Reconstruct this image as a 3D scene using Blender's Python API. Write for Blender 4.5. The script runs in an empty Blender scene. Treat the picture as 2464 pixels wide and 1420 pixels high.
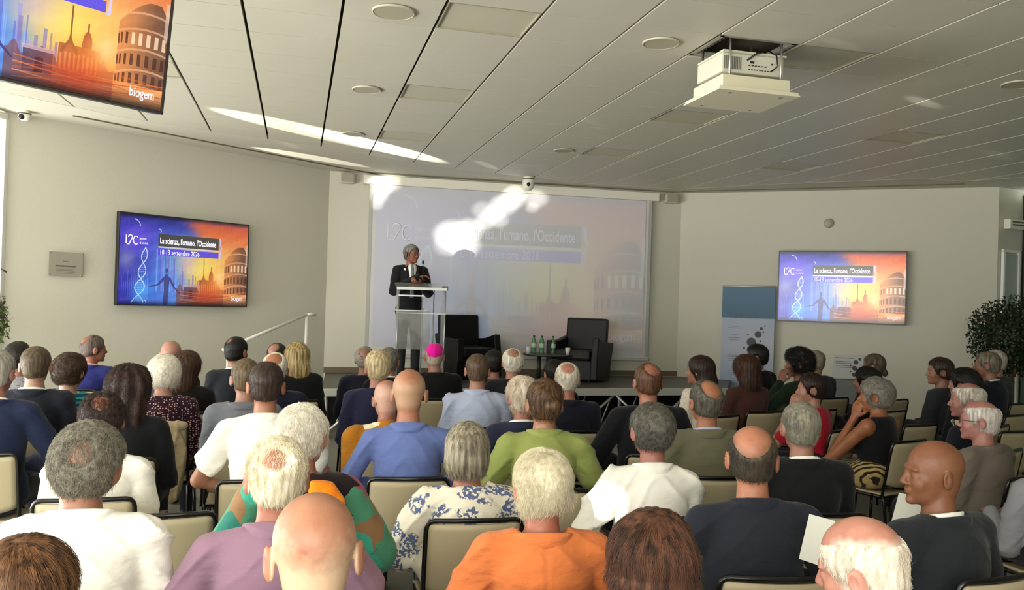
import bpy, bmesh, math, random
import numpy as np
from mathutils import Vector, Matrix, Euler
C = bpy.context.scene.collection
SC = bpy.context.scene
# ------------------------------------------------------------------ camera
FPX, ROLL, PITCH, YAW = 2000.94, 0.0306, 0.0072, 0.2519   # focal length in px of the 2464x1420 frame
CAMZ, CEIL = 1.70, 3.477
cam = bpy.data.objects.new('camera', bpy.data.cameras.new('camera')); C.objects.link(cam)
cam.data.sensor_width = 36; cam.data.lens = 36*FPX/2464; cam.data.clip_end = 200; cam.data.clip_start = 0.05
cam.matrix_world = Matrix.Translation((0, 0, CAMZ)) @ Matrix.Rotation(math.pi/2 + PITCH, 4, 'X') @ Matrix.Rotation(ROLL, 4, 'Z')
SC.camera = cam
# ------------------------------------------------------------------ light and exposure
SC.view_settings.view_transform = 'Standard'; SC.view_settings.look = 'None'
SC.view_settings.gamma = 1; SC.view_settings.use_curve_mapping = False
SC.view_settings.exposure = 0.05
SC.cycles.use_denoising = True
SC.cycles.max_bounces = 8; SC.cycles.diffuse_bounces = 5; SC.cycles.glossy_bounces = 3
SC.cycles.transparent_max_bounces = 12; SC.cycles.caustics_reflective = False; SC.cycles.caustics_refractive = False
SC.cycles.sample_clamp_indirect = 6
w = bpy.data.worlds.new('sky'); SC.world = w; w.use_nodes = True
bg = w.node_tree.nodes['Background']; bg.inputs[0].default_value = (0.99, 1.0, 0.96, 1); bg.inputs[1].default_value = 1.9
def area(name, loc, target, sx, sy, energy, col):
    l = bpy.data.lights.new(name, 'AREA'); l.shape = 'RECTANGLE'; l.size = sx; l.size_y = sy; l.energy = energy; l.color = col
    o = bpy.data.objects.new(name, l); C.objects.link(o); o.location = loc
    o.rotation_euler = (Vector(target)-Vector(loc)).to_track_quat('-Z', 'Y').to_euler(); return o
def spot(name, loc, target, energy, deg, col, blend=0.5, size=0.02):
    l = bpy.data.lights.new(name, 'SPOT'); l.energy = energy; l.color = col; l.spot_size = math.radians(deg); l.spot_blend = blend
    l.shadow_soft_size = size
    o = bpy.data.objects.new(name, l); C.objects.link(o); o.location = loc
    o.rotation_euler = (Vector(target)-Vector(loc)).to_track_quat('-Z', 'Y').to_euler(); return o
area('window_daylight_left', (-7.2, 2.4, 1.9), (0, 3.6, 2.1), 8.0, 3.0, 400, (1.0, 0.99, 0.94))
area('ceiling_fill_left', (-7.0, 3.8, 0.15), (-4.2, 4.6, 3.4), 9.0, 1.6, 1250, (1.0, 0.985, 0.92))  # fill lamp added low outside the left glass to brighten the ceiling
area('window_daylight_rear', (-1.6, -1.55, 2.1), (-1.9, 7.0, 1.3), 5.6, 2.1, 300, (1.0, 0.98, 0.91))

# ------------------------------------------------------------------ picture measurement helpers
def ray(px, py):
    x, y = px-1232, py-710
    xr = x*math.cos(ROLL)+y*math.sin(ROLL); yr = -x*math.sin(ROLL)+y*math.cos(ROLL)
    X, Yc, Zc = xr/FPX, 1.0, -yr/FPX
    return Vector((X, Yc*math.cos(PITCH)-Zc*math.sin(PITCH), Yc*math.sin(PITCH)+Zc*math.cos(PITCH)))
CP = Vector((0, 0, CAMZ))
def at(px, py, d): r = ray(px, py); return CP + r*(d/r.y)
def onz(px, py, z): r = ray(px, py); return CP + r*((z-CAMZ)/r.z)

# ------------------------------------------------------------------ object helpers
def tag(o, label=None, cat=None, group=None, kind=None):
    if label: o['label'] = label
    if cat: o['category'] = cat
    if group: o['group'] = group
    if kind: o['kind'] = kind
    return o
def empty(name, loc=(0, 0, 0), rz=0, parent=None):
    o = bpy.data.objects.new(name, None); C.objects.link(o); o.location = loc; o.rotation_euler = (0, 0, rz); o.empty_display_size = 0.1
    if parent: o.parent = parent
    return o
def link_mesh(name, me, mat=None, parent=None, loc=None, rz=None):
    o = bpy.data.objects.new(name, me); C.objects.link(o)
    if mat and not me.materials: me.materials.append(mat)
    if parent: o.parent = parent
    if loc is not None: o.location = loc
    if rz is not None: o.rotation_euler = (0, 0, rz)
    return o
def copy_tree(o, parent=None):
    c = o.copy(); C.objects.link(c)
    if parent: c.parent = parent
    for ch in list(o.children): copy_tree(ch, c)
    return c
class MB:
    def __init__(s): s.bm = bmesh.new()
    def box(s, c, d, rz=0, M=None, bev=0, mi=0):
        r = bmesh.ops.create_cube(s.bm, size=1); vs = r['verts']
        T = Matrix.Translation(c) @ Matrix.Rotation(rz, 4, 'Z') @ (M or Matrix()) @ Matrix.Diagonal((*d, 1))
        bmesh.ops.transform(s.bm, matrix=T, verts=vs)
        fs = list({f for v in vs for f in v.link_faces})
        for f in fs: f.material_index = mi
        if bev:
            es = list({e for v in vs for e in v.link_edges})
            r = bmesh.ops.bevel(s.bm, geom=es, offset=bev, segments=2, affect='EDGES', profile=0.6)
            for f in r['faces']: f.material_index = mi
        return s
    def cyl(s, a, b, r, r2=None, seg=12, mi=0):
        a, b = Vector(a), Vector(b); L = (b-a).length
        rr = bmesh.ops.create_cone(s.bm, cap_ends=True, segments=seg, radius1=r, radius2=r if r2 is None else r2, depth=L)
        T = Matrix.Translation((a+b)/2) @ (b-a).to_track_quat('Z', 'Y').to_matrix().to_4x4()
        bmesh.ops.transform(s.bm, matrix=T, verts=rr['verts'])
        for f in {f for v in rr['verts'] for f in v.link_faces}: f.material_index = mi; f.smooth = len(f.verts) == 4
        return s
    def tube(s, pts, r, seg=8, closed=False):
        pts = [Vector(p) for p in pts]; rings = []; n = len(pts); up = None
        for i, p in enumerate(pts):
            a = pts[(i-1) % n] if (i or closed) else p; b = pts[(i+1) % n] if (i < n-1 or closed) else p
            t = (b-a).normalized()
            if up is None: up = t.orthogonal().normalized()
            up = (up - t*up.dot(t)).normalized(); sd = t.cross(up)
            rings.append([s.bm.verts.new(p+up*(r*math.cos(2*math.pi*k/seg))+sd*(r*math.sin(2*math.pi*k/seg))) for k in range(seg)])
        for i in range(n if closed else n-1):
            A, B = rings[i], rings[(i+1) % n]
            for k in range(seg):
                f = s.bm.faces.new((A[k], A[(k+1) % seg], B[(k+1) % seg], B[k])); f.smooth = True
        if not closed: s.bm.faces.new(rings[0][::-1]); s.bm.faces.new(rings[-1])
        return s
    def lathe(s, prof, c=(0, 0, 0), seg=20, cap=True):
        rings = []
        for r, z in prof: rings.append([s.bm.verts.new((c[0]+r*math.cos(2*math.pi*k/seg), c[1]+r*math.sin(2*math.pi*k/seg), c[2]+z)) for k in range(seg)])
        for A, B in zip(rings, rings[1:]):
            for k in range(seg):
                f = s.bm.faces.new((A[k], A[(k+1) % seg], B[(k+1) % seg], B[k])); f.smooth = True
        for R, rev in ((rings[0], True), (rings[-1], False)):
            if cap and prof[0 if rev else -1][0] > 1e-5: s.bm.faces.new(R[::-1] if rev else R)
        return s
    def poly(s, pts, z0, z1):            # vertical prism
        lo = [s.bm.verts.new((p[0], p[1], z0)) for p in pts]; hi = [s.bm.verts.new((p[0], p[1], z1)) for p in pts]; n = len(pts)
        s.bm.faces.new(lo[::-1]); s.bm.faces.new(hi)
        for i in range(n): s.bm.faces.new((lo[i], lo[(i+1) % n], hi[(i+1) % n], hi[i]))
        return s
    def extr(s, pts, y0, y1):            # prism of an outline in x,z
        lo = [s.bm.verts.new((p[0], y0, p[1])) for p in pts]; hi = [s.bm.verts.new((p[0], y1, p[1])) for p in pts]; n = len(pts)
        s.bm.faces.new(lo); s.bm.faces.new(hi[::-1])
        for i in range(n): s.bm.faces.new((lo[(i+1) % n], lo[i], hi[i], hi[(i+1) % n]))
        return s
    def build(s, name, mats=None, parent=None, loc=None, rz=None, smooth=None):
        me = bpy.data.meshes.new(name); bmesh.ops.recalc_face_normals(s.bm, faces=s.bm.faces[:]); s.bm.to_mesh(me); s.bm.free()
        for m in (mats if isinstance(mats, (list, tuple)) else [mats]):
            if m: me.materials.append(m)
        if smooth: me.shade_smooth()
        return link_mesh(name, me, None, parent, loc, rz)

# ------------------------------------------------------------------ materials
MATS = {}
def srgb(c):
    if isinstance(c, str): c = [int(c[i:i+2], 16)/255 for i in (0, 2, 4)]
    return tuple((x/12.92 if x <= 0.04045 else ((x+0.055)/1.055)**2.4) for x in c[:3]) + (1,)
def pmat(name, col, rough=0.5, metal=0, spec=0.5, emit=None, es=1, alpha=None, coat=0):
    if name in MATS: return MATS[name]
    m = bpy.data.materials.new(name); m.use_nodes = True; b = m.node_tree.nodes['Principled BSDF']
    b.inputs['Base Color'].default_value = srgb(col); b.inputs['Roughness'].default_value = rough; b.inputs['Metallic'].default_value = metal
    b.inputs['Specular IOR Level'].default_value = spec; b.inputs['Coat Weight'].default_value = coat
    if emit: b.inputs['Emission Color'].default_value = srgb(emit); b.inputs['Emission Strength'].default_value = es
    MATS[name] = m; return m
def nodes(m): return m.node_tree.nodes, m.node_tree.links, m.node_tree.nodes['Principled BSDF']
def noisebump(m, scale, dist, detail=3, stretch=(1, 1, 1), strength=1.0):
    n, l, b = nodes(m)
    tc = n.new('ShaderNodeTexCoord'); mp = n.new('ShaderNodeMapping'); mp.inputs['Scale'].default_value = stretch
    nt = n.new('ShaderNodeTexNoise'); nt.inputs['Scale'].default_value = scale; nt.inputs['Detail'].default_value = detail
    bp = n.new('ShaderNodeBump'); bp.inputs['Distance'].default_value = dist; bp.inputs['Strength'].default_value = strength
    l.new(tc.outputs['Object'], mp.inputs[0]); l.new(mp.outputs[0], nt.inputs['Vector']); l.new(nt.outputs[0], bp.inputs['Height']); l.new(bp.outputs[0], b.inputs['Normal'])
    return nt, mp, bp
def ramp(n, stops):
    r = n.new('ShaderNodeValToRGB'); e = r.color_ramp.elements
    while len(e) < len(stops): e.new(0.5)
    for i, (p, c) in enumerate(stops): e[i].position = p; e[i].color = srgb(c)
    return r
def plaster(name, col, v=0.03):
    if name in MATS: return MATS[name]
    m = pmat(name, col, 0.85, spec=0.2); nt, mp, bp = noisebump(m, 90, 0.001)
    return m
def cloth(name, col, rough=0.9, fold=0.006, sheen=0.1):
    if name in MATS: return MATS[name]
    m = pmat(name, col, rough, spec=0.15); n, l, b = nodes(m); b.inputs['Sheen Weight'].default_value = sheen
    nt, mp, bp = noisebump(m, 8, fold*2.2, 5, (1, 1, 2.0))
    n2 = n.new('ShaderNodeTexNoise'); n2.inputs['Scale'].default_value = 400; n2.inputs['Detail'].default_value = 1
    b2 = n.new('ShaderNodeBump'); b2.inputs['Distance'].default_value = 0.0008; b2.inputs['Strength'].default_value = 0.5
    tc = n.new('ShaderNodeTexCoord'); l.new(tc.outputs['Object'], n2.inputs['Vector'])
    l.new(n2.outputs[0], b2.inputs['Height']); l.new(bp.outputs[0], b2.inputs['Normal']); l.new(b2.outputs[0], b.inputs['Normal'])
    return m
def pattern_cloth(name, kind, cols):
    if name in MATS: return MATS[name]
    m = cloth(name, cols[0]); n, l, b = nodes(m); tc = n.new('ShaderNodeTexCoord'); mp = n.new('ShaderNodeMapping')
    l.new(tc.outputs['Object'], mp.inputs[0])
    if kind == 'stripes':
        wv = n.new('ShaderNodeTexWave'); wv.bands_direction = 'Z'; wv.inputs['Scale'].default_value = 10; wv.inputs['Distortion'].default_value = 0.6
        l.new(mp.outputs[0], wv.inputs['Vector']); r = ramp(n, [(0.3, cols[0]), (0.45, cols[1])]); l.new(wv.outputs['Fac'], r.inputs[0])
    elif kind == 'zebra':
        wv = n.new('ShaderNodeTexWave'); wv.bands_direction = 'DIAGONAL'; wv.inputs['Scale'].default_value = 11; wv.inputs['Distortion'].default_value = 7; wv.inputs['Detail Scale'].default_value = 0.8
        l.new(mp.outputs[0], wv.inputs['Vector']); r = ramp(n, [(0.35, cols[0]), (0.45, cols[1])]); l.new(wv.outputs['Fac'], r.inputs[0])
    elif kind == 'dashes':
        mp.inputs['Scale'].default_value = (60, 60, 75); v = n.new('ShaderNodeTexVoronoi'); v.inputs['Scale'].default_value = 1.0; v.inputs['Randomness'].default_value = 0.55
        l.new(mp.outputs[0], v.inputs['Vector']); r = ramp(n, [(0.25, cols[1]), (0.34, cols[0])]); l.new(v.outputs['Distance'], r.inputs[0])
    elif kind == 'floral':
        v = n.new('ShaderNodeTexVoronoi'); v.inputs['Scale'].default_value = 9; v.inputs['Randomness'].default_value = 1
        nn = n.new('ShaderNodeTexNoise'); nn.inputs['Scale'].default_value = 75; nn.inputs['Detail'].default_value = 3
        l.new(mp.outputs[0], v.inputs['Vector']); l.new(mp.outputs[0], nn.inputs['Vector'])
        r1 = n.new('ShaderNodeValToRGB'); r1.color_ramp.elements[0].position = .44; r1.color_ramp.elements[1].position = .50
        r1.color_ramp.elements[0].color = (1, 1, 1, 1); r1.color_ramp.elements[1].color = (0, 0, 0, 1)
        r2 = n.new('ShaderNodeValToRGB'); r2.color_ramp.elements[0].position = .46; r2.color_ramp.elements[1].position = .50
        nv = n.new('ShaderNodeTexNoise'); nv.inputs['Scale'].default_value = 9; nv.inputs['Detail'].default_value = 2; l.new(mp.outputs[0], nv.inputs['Vector']); l.new(nv.outputs[0], r1.inputs[0]); l.new(nn.outputs[0], r2.inputs[0])
        mu = n.new('ShaderNodeMath'); mu.operation = 'MULTIPLY'; l.new(r1.outputs[0], mu.inputs[0]); l.new(r2.outputs[0], mu.inputs[1])
        r = ramp(n, [(0.1, cols[0]), (0.55, cols[1])]); l.new(mu.outputs[0], r.inputs[0])
    elif kind == 'multi':
        v = n.new('ShaderNodeTexVoronoi'); v.inputs['Scale'].default_value = 9
        nn = n.new('ShaderNodeTexNoise'); nn.inputs['Scale'].default_value = 6; l.new(mp.outputs[0], nn.inputs['Vector'])
        mx = n.new('ShaderNodeMix'); mx.data_type = 'RGBA'; mx.inputs[0].default_value = 0.25
        l.new(mp.outputs[0], mx.inputs[6]); l.new(nn.outputs['Color'], mx.inputs[7]); l.new(mx.outputs[2], v.inputs['Vector'])
        sp = n.new('ShaderNodeSeparateColor'); l.new(v.outputs['Color'], sp.inputs[0])
        r = ramp(n, [(i/len(cols), c) for i, c in enumerate(cols)]); r.color_ramp.interpolation = 'CONSTANT'; l.new(sp.outputs[0], r.inputs[0])
    l.new(r.outputs[0], b.inputs['Base Color']); return m
def skin(col):
    nm = 'skin_'+col
    if nm in MATS: return MATS[nm]
    m = pmat(nm, col, 0.48, spec=0.4); n, l, b = nodes(m)
    b.inputs['Subsurface Weight'].default_value = 0.12; b.inputs['Subsurface Radius'].default_value = (1, 0.35, 0.2); b.inputs['Subsurface Scale'].default_value = 0.01
    nt, mp, bp = noisebump(m, 60, 0.0009, 5)
    c = srgb(col); gy = sum(c[:3])/3; c = [(x*.88+gy*.12)*.66 for x in c[:3]]; n3 = n.new('ShaderNodeTexNoise'); n3.inputs['Scale'].default_value = 14; n3.inputs['Detail'].default_value = 6
    tc = n.new('ShaderNodeTexCoord'); l.new(tc.outputs['Object'], n3.inputs['Vector'])
    r = n.new('ShaderNodeValToRGB'); e = r.color_ramp.elements; e[0].position = 0.3; e[1].position = 0.7
    e[0].color = (c[0]*.82, c[1]*.66, c[2]*.62, 1); e[1].color = (min(1, c[0]*1.1), c[1]*1.08, c[2]*1.05, 1)
    l.new(n3.outputs[0], r.inputs[0]); l.new(r.outputs[0], b.inputs['Base Color']); return m
def stubble_skin(body, P, F, bare_col, hair_col, c, r, soft=.35, zlow=-.085):
    # closely cropped hair: a colour zone on the scalp around a bare ellipsoid patch, fading at the nape
    m = skin(bare_col).copy(); n, l, b = nodes(m); src = b.inputs['Base Color'].links[0].from_socket
    tc = n.new('ShaderNodeTexCoord'); mp = n.new('ShaderNodeMapping'); mp.vector_type = 'TEXTURE'
    Mx = Matrix([list(x) for x in F[1]]); e_ = Mx.to_euler(); cc = F[0]+F[1]@(np.array(c)*F[2])
    mp.inputs['Location'].default_value = cc; mp.inputs['Rotation'].default_value = e_; mp.inputs['Scale'].default_value = [x*F[2] for x in r]
    vl = n.new('ShaderNodeVectorMath'); vl.operation = 'LENGTH'; nz = n.new('ShaderNodeTexNoise'); nz.inputs['Scale'].default_value = 45
    l.new(tc.outputs['Object'], mp.inputs[0]); l.new(mp.outputs[0], vl.inputs[0]); l.new(tc.outputs['Object'], nz.inputs['Vector'])
    ad = n.new('ShaderNodeMath'); ad.operation = 'MULTIPLY_ADD'; ad.inputs[1].default_value = .35; l.new(nz.outputs[0], ad.inputs[0]); l.new(vl.outputs['Value'], ad.inputs[2])
    m1 = n.new('ShaderNodeMapRange'); m1.inputs[1].default_value = 1.17-soft*.5; m1.inputs[2].default_value = 1.17+soft*.5; l.new(ad.outputs[0], m1.inputs[0])
    def edge(lo, hi, off, nrm):
        q = n.new('ShaderNodeVectorMath'); q.operation = 'DOT_PRODUCT'; q.inputs[1].default_value = tuple(F[1]@np.array(nrm)); l.new(tc.outputs['Object'], q.inputs[0])
        base_ = float((F[1]@np.array(nrm))@F[0]); mr = n.new('ShaderNodeMapRange'); mr.inputs[1].default_value = base_+lo; mr.inputs[2].default_value = base_+hi; l.new(q.outputs['Value'], mr.inputs[0]); return mr
    m2 = edge(zlow-.02, zlow+.02, 0, (0, 0, 1)); m3 = edge(-.045, -.015, 0, (0, -1, 0))
    def pair(lim):
        a_, b_ = edge(-lim*F[2]-.003, -lim*F[2]+.001, 0, (1, 0, 0)), edge(-lim*F[2]-.003, -lim*F[2]+.001, 0, (-1, 0, 0)); mm = n.new('ShaderNodeMath'); mm.operation = 'MULTIPLY'; l.new(a_.outputs[0], mm.inputs[0]); l.new(b_.outputs[0], mm.inputs[1]); return mm
    mlat = pair(.0815); mt = n.new('ShaderNodeMath'); mt.operation = 'MULTIPLY'; l.new(mlat.outputs[0], mt.inputs[0]); l.new(m3.outputs[0], mt.inputs[1]); m3 = mt
    a1 = n.new('ShaderNodeMath'); a1.operation = 'MULTIPLY'; a2 = n.new('ShaderNodeMath'); a2.operation = 'MULTIPLY'; l.new(m1.outputs[0], a1.inputs[0]); l.new(m2.outputs[0], a1.inputs[1]); l.new(a1.outputs[0], a2.inputs[0]); l.new(m3.outputs[0], a2.inputs[1])
    mx = n.new('ShaderNodeMix'); mx.data_type = 'RGBA'; l.new(a2.outputs[0], mx.inputs[0]); l.new(src, mx.inputs[6]); mx.inputs[7].default_value = srgb(hair_col); l.new(mx.outputs[2], b.inputs['Base Color'])
    body.data.materials.clear(); body.data.materials.append(m)
def hairmat(c1, c2, scale=60, curly=False):
    nm = 'hair_%s_%s' % (c1, c2)
    if nm in MATS: return MATS[nm]
    m = pmat(nm, c1, 0.55, spec=0.35); n, l, b = nodes(m)
    nt, mp, bp = noisebump(m, scale, 0.004, 4, (1, 1, 1) if curly else (1, 1, 0.12))
    r = ramp(n, [(0.35, c2), (0.62, c1)]); l.new(nt.outputs[0], r.inputs[0]); l.new(r.outputs[0], b.inputs['Base Color'])
    b.inputs['Anisotropic'].default_value = 0.5; return m

# ------------------------------------------------------------------ implicit surfaces: one smooth skin grown over many limbs
def rngnoise(P, scale, seed, oct=3):
    rs = np.random.RandomState(seed); out = np.zeros(len(P)); amp = 1
    for o in range(oct):
        for k in range(4):
            v = rs.normal(size=3); v /= np.linalg.norm(v)
            out += amp*np.sin(P@(v*scale*(2**o)*rs.uniform(.7, 1.3)) + rs.uniform(0, 6.28))
        amp *= 0.5
    return out/4
class Field:
    def __init__(s, xs, ys, zs):
        s.x, s.y, s.z = [np.asarray(a, dtype=np.float64) for a in (xs, ys, zs)]
        s.D = np.full((len(xs), len(ys), len(zs)), 0.5, dtype=np.float32)
    def _blk(s, lo, hi):
        sl = []
        for a, l, h in ((s.x, lo[0], hi[0]), (s.y, lo[1], hi[1]), (s.z, lo[2], hi[2])):
            i, j = max(0, np.searchsorted(a, l)-1), min(len(a), np.searchsorted(a, h)+1)
            if j-i < 1: return None, None
            sl.append(slice(i, j))
        X, Y, Z = np.meshgrid(s.x[sl[0]], s.y[sl[1]], s.z[sl[2]], indexing='ij')
        return tuple(sl), np.stack([X, Y, Z], -1)
    def comb(s, sl, d, k, op):
        o = s.D[sl]
        if op == 'add':
            if k > 0: h = np.clip(0.5+0.5*(o-d)/k, 0, 1); s.D[sl] = o*(1-h)+d*h-k*h*(1-h)
            else: s.D[sl] = np.minimum(o, d)
        else:
            d = -d
            if k > 0: h = np.clip(0.5-0.5*(o-d)/k, 0, 1); s.D[sl] = o*(1-h)+d*h+k*h*(1-h)
            else: s.D[sl] = np.maximum(o, d)
    def ell(s, c, r, k=0.02, op='add', F=None, R=None, inf=0):
        c = np.array(c, float); r = np.array(r, float)+inf; Rm = np.eye(3)
        if R is not None: Rm = np.array(R)
        if F is not None: c = F[0]+F[1]@(c*F[2]); Rm = F[1]@Rm; r = r*F[2]
        m = max(r)+0.03+k; sl, P = s._blk(c-m, c+m)
        if sl is None: return
        q = (P-c)@Rm; k0 = np.sqrt(((q/r)**2).sum(-1))+1e-9; k1 = np.sqrt(((q/(r*r))**2).sum(-1))+1e-9
        s.comb(sl, (k0*(k0-1)/k1).astype(np.float32), k, op)
    def cap(s, a, b, ra, rb, k=0.02, op='add', F=None, inf=0, fl=None):
        a, b = np.array(a, float), np.array(b, float); ra += inf; rb += inf
        if F is not None: a = F[0]+F[1]@(a*F[2]); b = F[0]+F[1]@(b*F[2]); ra *= F[2]; rb *= F[2]
        m = max(ra, rb)*(max(fl) if fl is not None else 1)+0.03+k; sl, P = s._blk(np.minimum(a, b)-m, np.maximum(a, b)+m)
        if sl is None: return
        ab = b-a; t = np.clip(((P-a)@ab)/(ab@ab+1e-12), 0, 1); q = P-a-t[..., None]*ab
        if fl is not None: q = q/np.array(fl)
        s.comb(sl, (np.sqrt((q*q).sum(-1))-(ra+(rb-ra)*t)).astype(np.float32), k, op)
    def cutplane(s, p, n):               # keep the side where (x-p).n < 0
        X, Y, Z = np.meshgrid(s.x, s.y, s.z, indexing='ij')
        s.D = np.maximum(s.D, ((X-p[0])*n[0]+(Y-p[1])*n[1]+(Z-p[2])*n[2]).astype(np.float32))
    def mesh(s, name, smooth=1, noise=None, post=None):
        D = s.D; ins = D < 0; nx, ny, nz = D.shape
        D[0], D[-1], D[:, 0], D[:, -1], D[:, :, 0], D[:, :, -1] = [.5]*6; ins = D < 0
        cnt = np.zeros((nx-1, ny-1, nz-1), np.int8)
        for i in (0, 1):
            for j in (0, 1):
                for k in (0, 1): cnt += ins[i:nx-1+i, j:ny-1+j, k:nz-1+k]
        I, J, K = np.nonzero((cnt > 0) & (cnt < 8)); n = len(I)
        idx = np.full(cnt.shape, -1, np.int32); idx[I, J, K] = np.arange(n)
        acc = np.zeros((n, 3)); num = np.zeros(n); G = (s.x, s.y, s.z)
        for ax in range(3):
            for a in (0, 1):
                for b in (0, 1):
                    o0 = [0, 0, 0]; ot = [t for t in range(3) if t != ax]; o0[ot[0]] = a; o0[ot[1]] = b; o1 = list(o0); o1[ax] = 1
                    A = D[I+o0[0], J+o0[1], K+o0[2]]; B = D[I+o1[0], J+o1[1], K+o1[2]]; m = (A < 0) != (B < 0)
                    t = np.where(m, A/np.where(m, A-B, 1), 0)
                    p0 = np.stack([s.x[I+o0[0]], s.y[J+o0[1]], s.z[K+o0[2]]], -1); p1 = np.stack([s.x[I+o1[0]], s.y[J+o1[1]], s.z[K+o1[2]]], -1)
                    acc += (p0+(p1-p0)*t[:, None])*m[:, None]; num += m
        V = acc/num[:, None]; Q = []
        for ax in range(3):
            sl0 = [slice(None)]*3; sl1 = [slice(None)]*3; sl0[ax] = slice(0, -1); sl1[ax] = slice(1, None)
            ch = ins[tuple(sl0)] != ins[tuple(sl1)]; e = np.array(np.nonzero(ch)).T; u, v = [t for t in range(3) if t != ax]
            e = e[(e[:, u] > 0) & (e[:, v] > 0) & (e[:, u] < D.shape[u]-1) & (e[:, v] < D.shape[v]-1)]
            if len(e) == 0: continue
            fl = ins[tuple(e.T)]; q = []
            for du, dv in ((1, 1), (0, 1), (0, 0), (1, 0)):
                c = e.copy(); c[:, u] -= du; c[:, v] -= dv; q.append(idx[tuple(c.T)])
            q = np.stack(q, -1)
            flip = fl if ax != 1 else ~fl
            q[~flip] = q[~flip][:, ::-1]; Q.append(q)
        Q = np.concatenate(Q)
        Q = Q[(Q >= 0).all(1)]
        E2 = np.concatenate([Q[:, [0, 1]], Q[:, [1, 2]], Q[:, [2, 3]], Q[:, [3, 0]]])
        for it in range(smooth):
            S = np.zeros_like(V); N = np.zeros(n)
            for c in range(3): S[:, c] = np.bincount(E2[:, 0], V[E2[:, 1], c], n)+np.bincount(E2[:, 1], V[E2[:, 0], c], n)
            N = np.bincount(E2[:, 0], minlength=n)+np.bincount(E2[:, 1], minlength=n)
            V = 0.4*V+0.6*S/np.maximum(N, 1)[:, None]
        if noise is not None:
            fn = np.cross(V[Q[:, 2]]-V[Q[:, 0]], V[Q[:, 3]]-V[Q[:, 1]]); vn = np.zeros_like(V)
            for j in range(4):
                for c in range(3): vn[:, c] += np.bincount(Q[:, j], fn[:, c], n)
            vn /= np.linalg.norm(vn, axis=1)[:, None]+1e-12
            V = V+vn*noise(V, vn)[:, None]
        if post is not None: V = post(V)
        me = bpy.data.meshes.new(name); me.vertices.add(n); me.vertices.foreach_set('co', V.astype(np.float32).ravel())
        me.loops.add(4*len(Q)); me.loops.foreach_set('vertex_index', Q.astype(np.int32).ravel())
        me.polygons.add(len(Q)); me.polygons.foreach_set('loop_start', np.arange(0, 4*len(Q), 4, dtype=np.int32))
        me.update(calc_edges=True); me.validate(); me.shade_smooth(); return me, V, Q
def axis(lo, hi, res, flo=None, fhi=None, fres=None):
    if flo is None: return np.arange(lo, hi+res, res)
    a = list(np.arange(lo, flo, res)) + list(np.arange(flo, fhi, fres)) + list(np.arange(fhi, hi+res, res)); return np.array(a)

# ------------------------------------------------------------------ people
def Rm(yaw=0, pitch=0, roll=0):
    return np.array(Matrix.Rotation(yaw, 3, 'Z') @ Matrix.Rotation(pitch, 3, 'X') @ Matrix.Rotation(roll, 3, 'Y'))
def head_prims(f, F, jaw=1.0, inf=0):
    e = lambda c, r, k=0.02, op='add', R=None: f.ell(c, r, k, op, F, R, inf if op == 'add' else 0)
    e((0, -.010, .038), (.0800, .098, .087), 0)
    e((0, .028, -.030), (.060*jaw, .066, .080), .03)
    e((0, .036, -.072), (.046*jaw, .048, .036), .025)
    e((0, -.035, -.035), (.058, .056, .060), .03)
    e((0, .082, -.098), (.020, .016, .014), .02)
    e((0, .084, .022), (.050, .014, .012), .015)
    for s in (-1, 1):
        e((s*.030, .107, .002), (.017, .020, .012), .012, 'sub')
        e((s*.031, .083, .001), (.0125, .0115, .011), .002)
        e((s*.040, .070, -.030), (.018, .016, .018), .03)
        e((s*.087, -.012, -.006), (.009, .023, .035), .006, R=Rm(s*-.45, -.12, 0))
        e((s*.0985, -.006, -.002), (.008, .010, .019), .004, 'sub', R=Rm(s*-.35, -.12, 0))
    f.cap((0, .094, .008), (0, .112, -.028), .007, .012, .010, F=F)
    for s in (-1, 1): e((s*.011, .102, -.034), (.009, .010, .008), .006)
    e((0, .094, -.056), (.024, .010, .006), .006); e((0, .092, -.067), (.020, .010, .007), .006)
    e((0, .106, -.0615), (.020, .006, .0016), .003, 'sub')
def hand_prims(f, W, d, pn, side, curl=.5, sc=1.0, grip=False):
    d = np.array(d, float); d /= np.linalg.norm(d); pn = np.array(pn, float); pn -= d*(pn@d); pn /= np.linalg.norm(pn)
    th = np.cross(pn, d)*side; W = np.array(W, float); s = sc
    M = np.stack([th, d, pn], -1)
    f.ell(W+d*.048*s, (.040*s, .052*s, .016*s), .012, R=M)
    f.cap(W-d*.01, W+d*.03*s, .024*s, .022*s, .015)
    for k, (off, L) in enumerate(((.030, .070), (.010, .080), (-.010, .074), (-.029, .058))):
        b = W+d*.088*s+th*off*s; a1 = curl*(1.0+.08*k); sp = th*off*.5
        v = d*math.cos(a1)+pn*math.sin(a1)+sp; v /= np.linalg.norm(v); m = b+v*L*.5*s
        a2 = a1*2.1; v2 = d*math.cos(a2)+pn*math.sin(a2); t = m+v2*L*.5*s
        f.cap(b-d*.02*s, b, .0105*s, .010*s, .006); f.cap(b, m, .0098*s, .0088*s, .004); f.cap(m, t, .0088*s, .0075*s, .004)
    b = W+d*.022*s+th*.034*s; v = d*.75+th*.6+pn*(.25+.5*curl); v /= np.linalg.norm(v); m = b+v*.040*s
    v2 = d*.95+th*.1+pn*(.3+.6*curl); v2 /= np.linalg.norm(v2)
    f.cap(b, m, .014*s, .011*s, .010); f.cap(m, m+v2*.03*s, .0105*s, .0085*s, .004)
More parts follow.
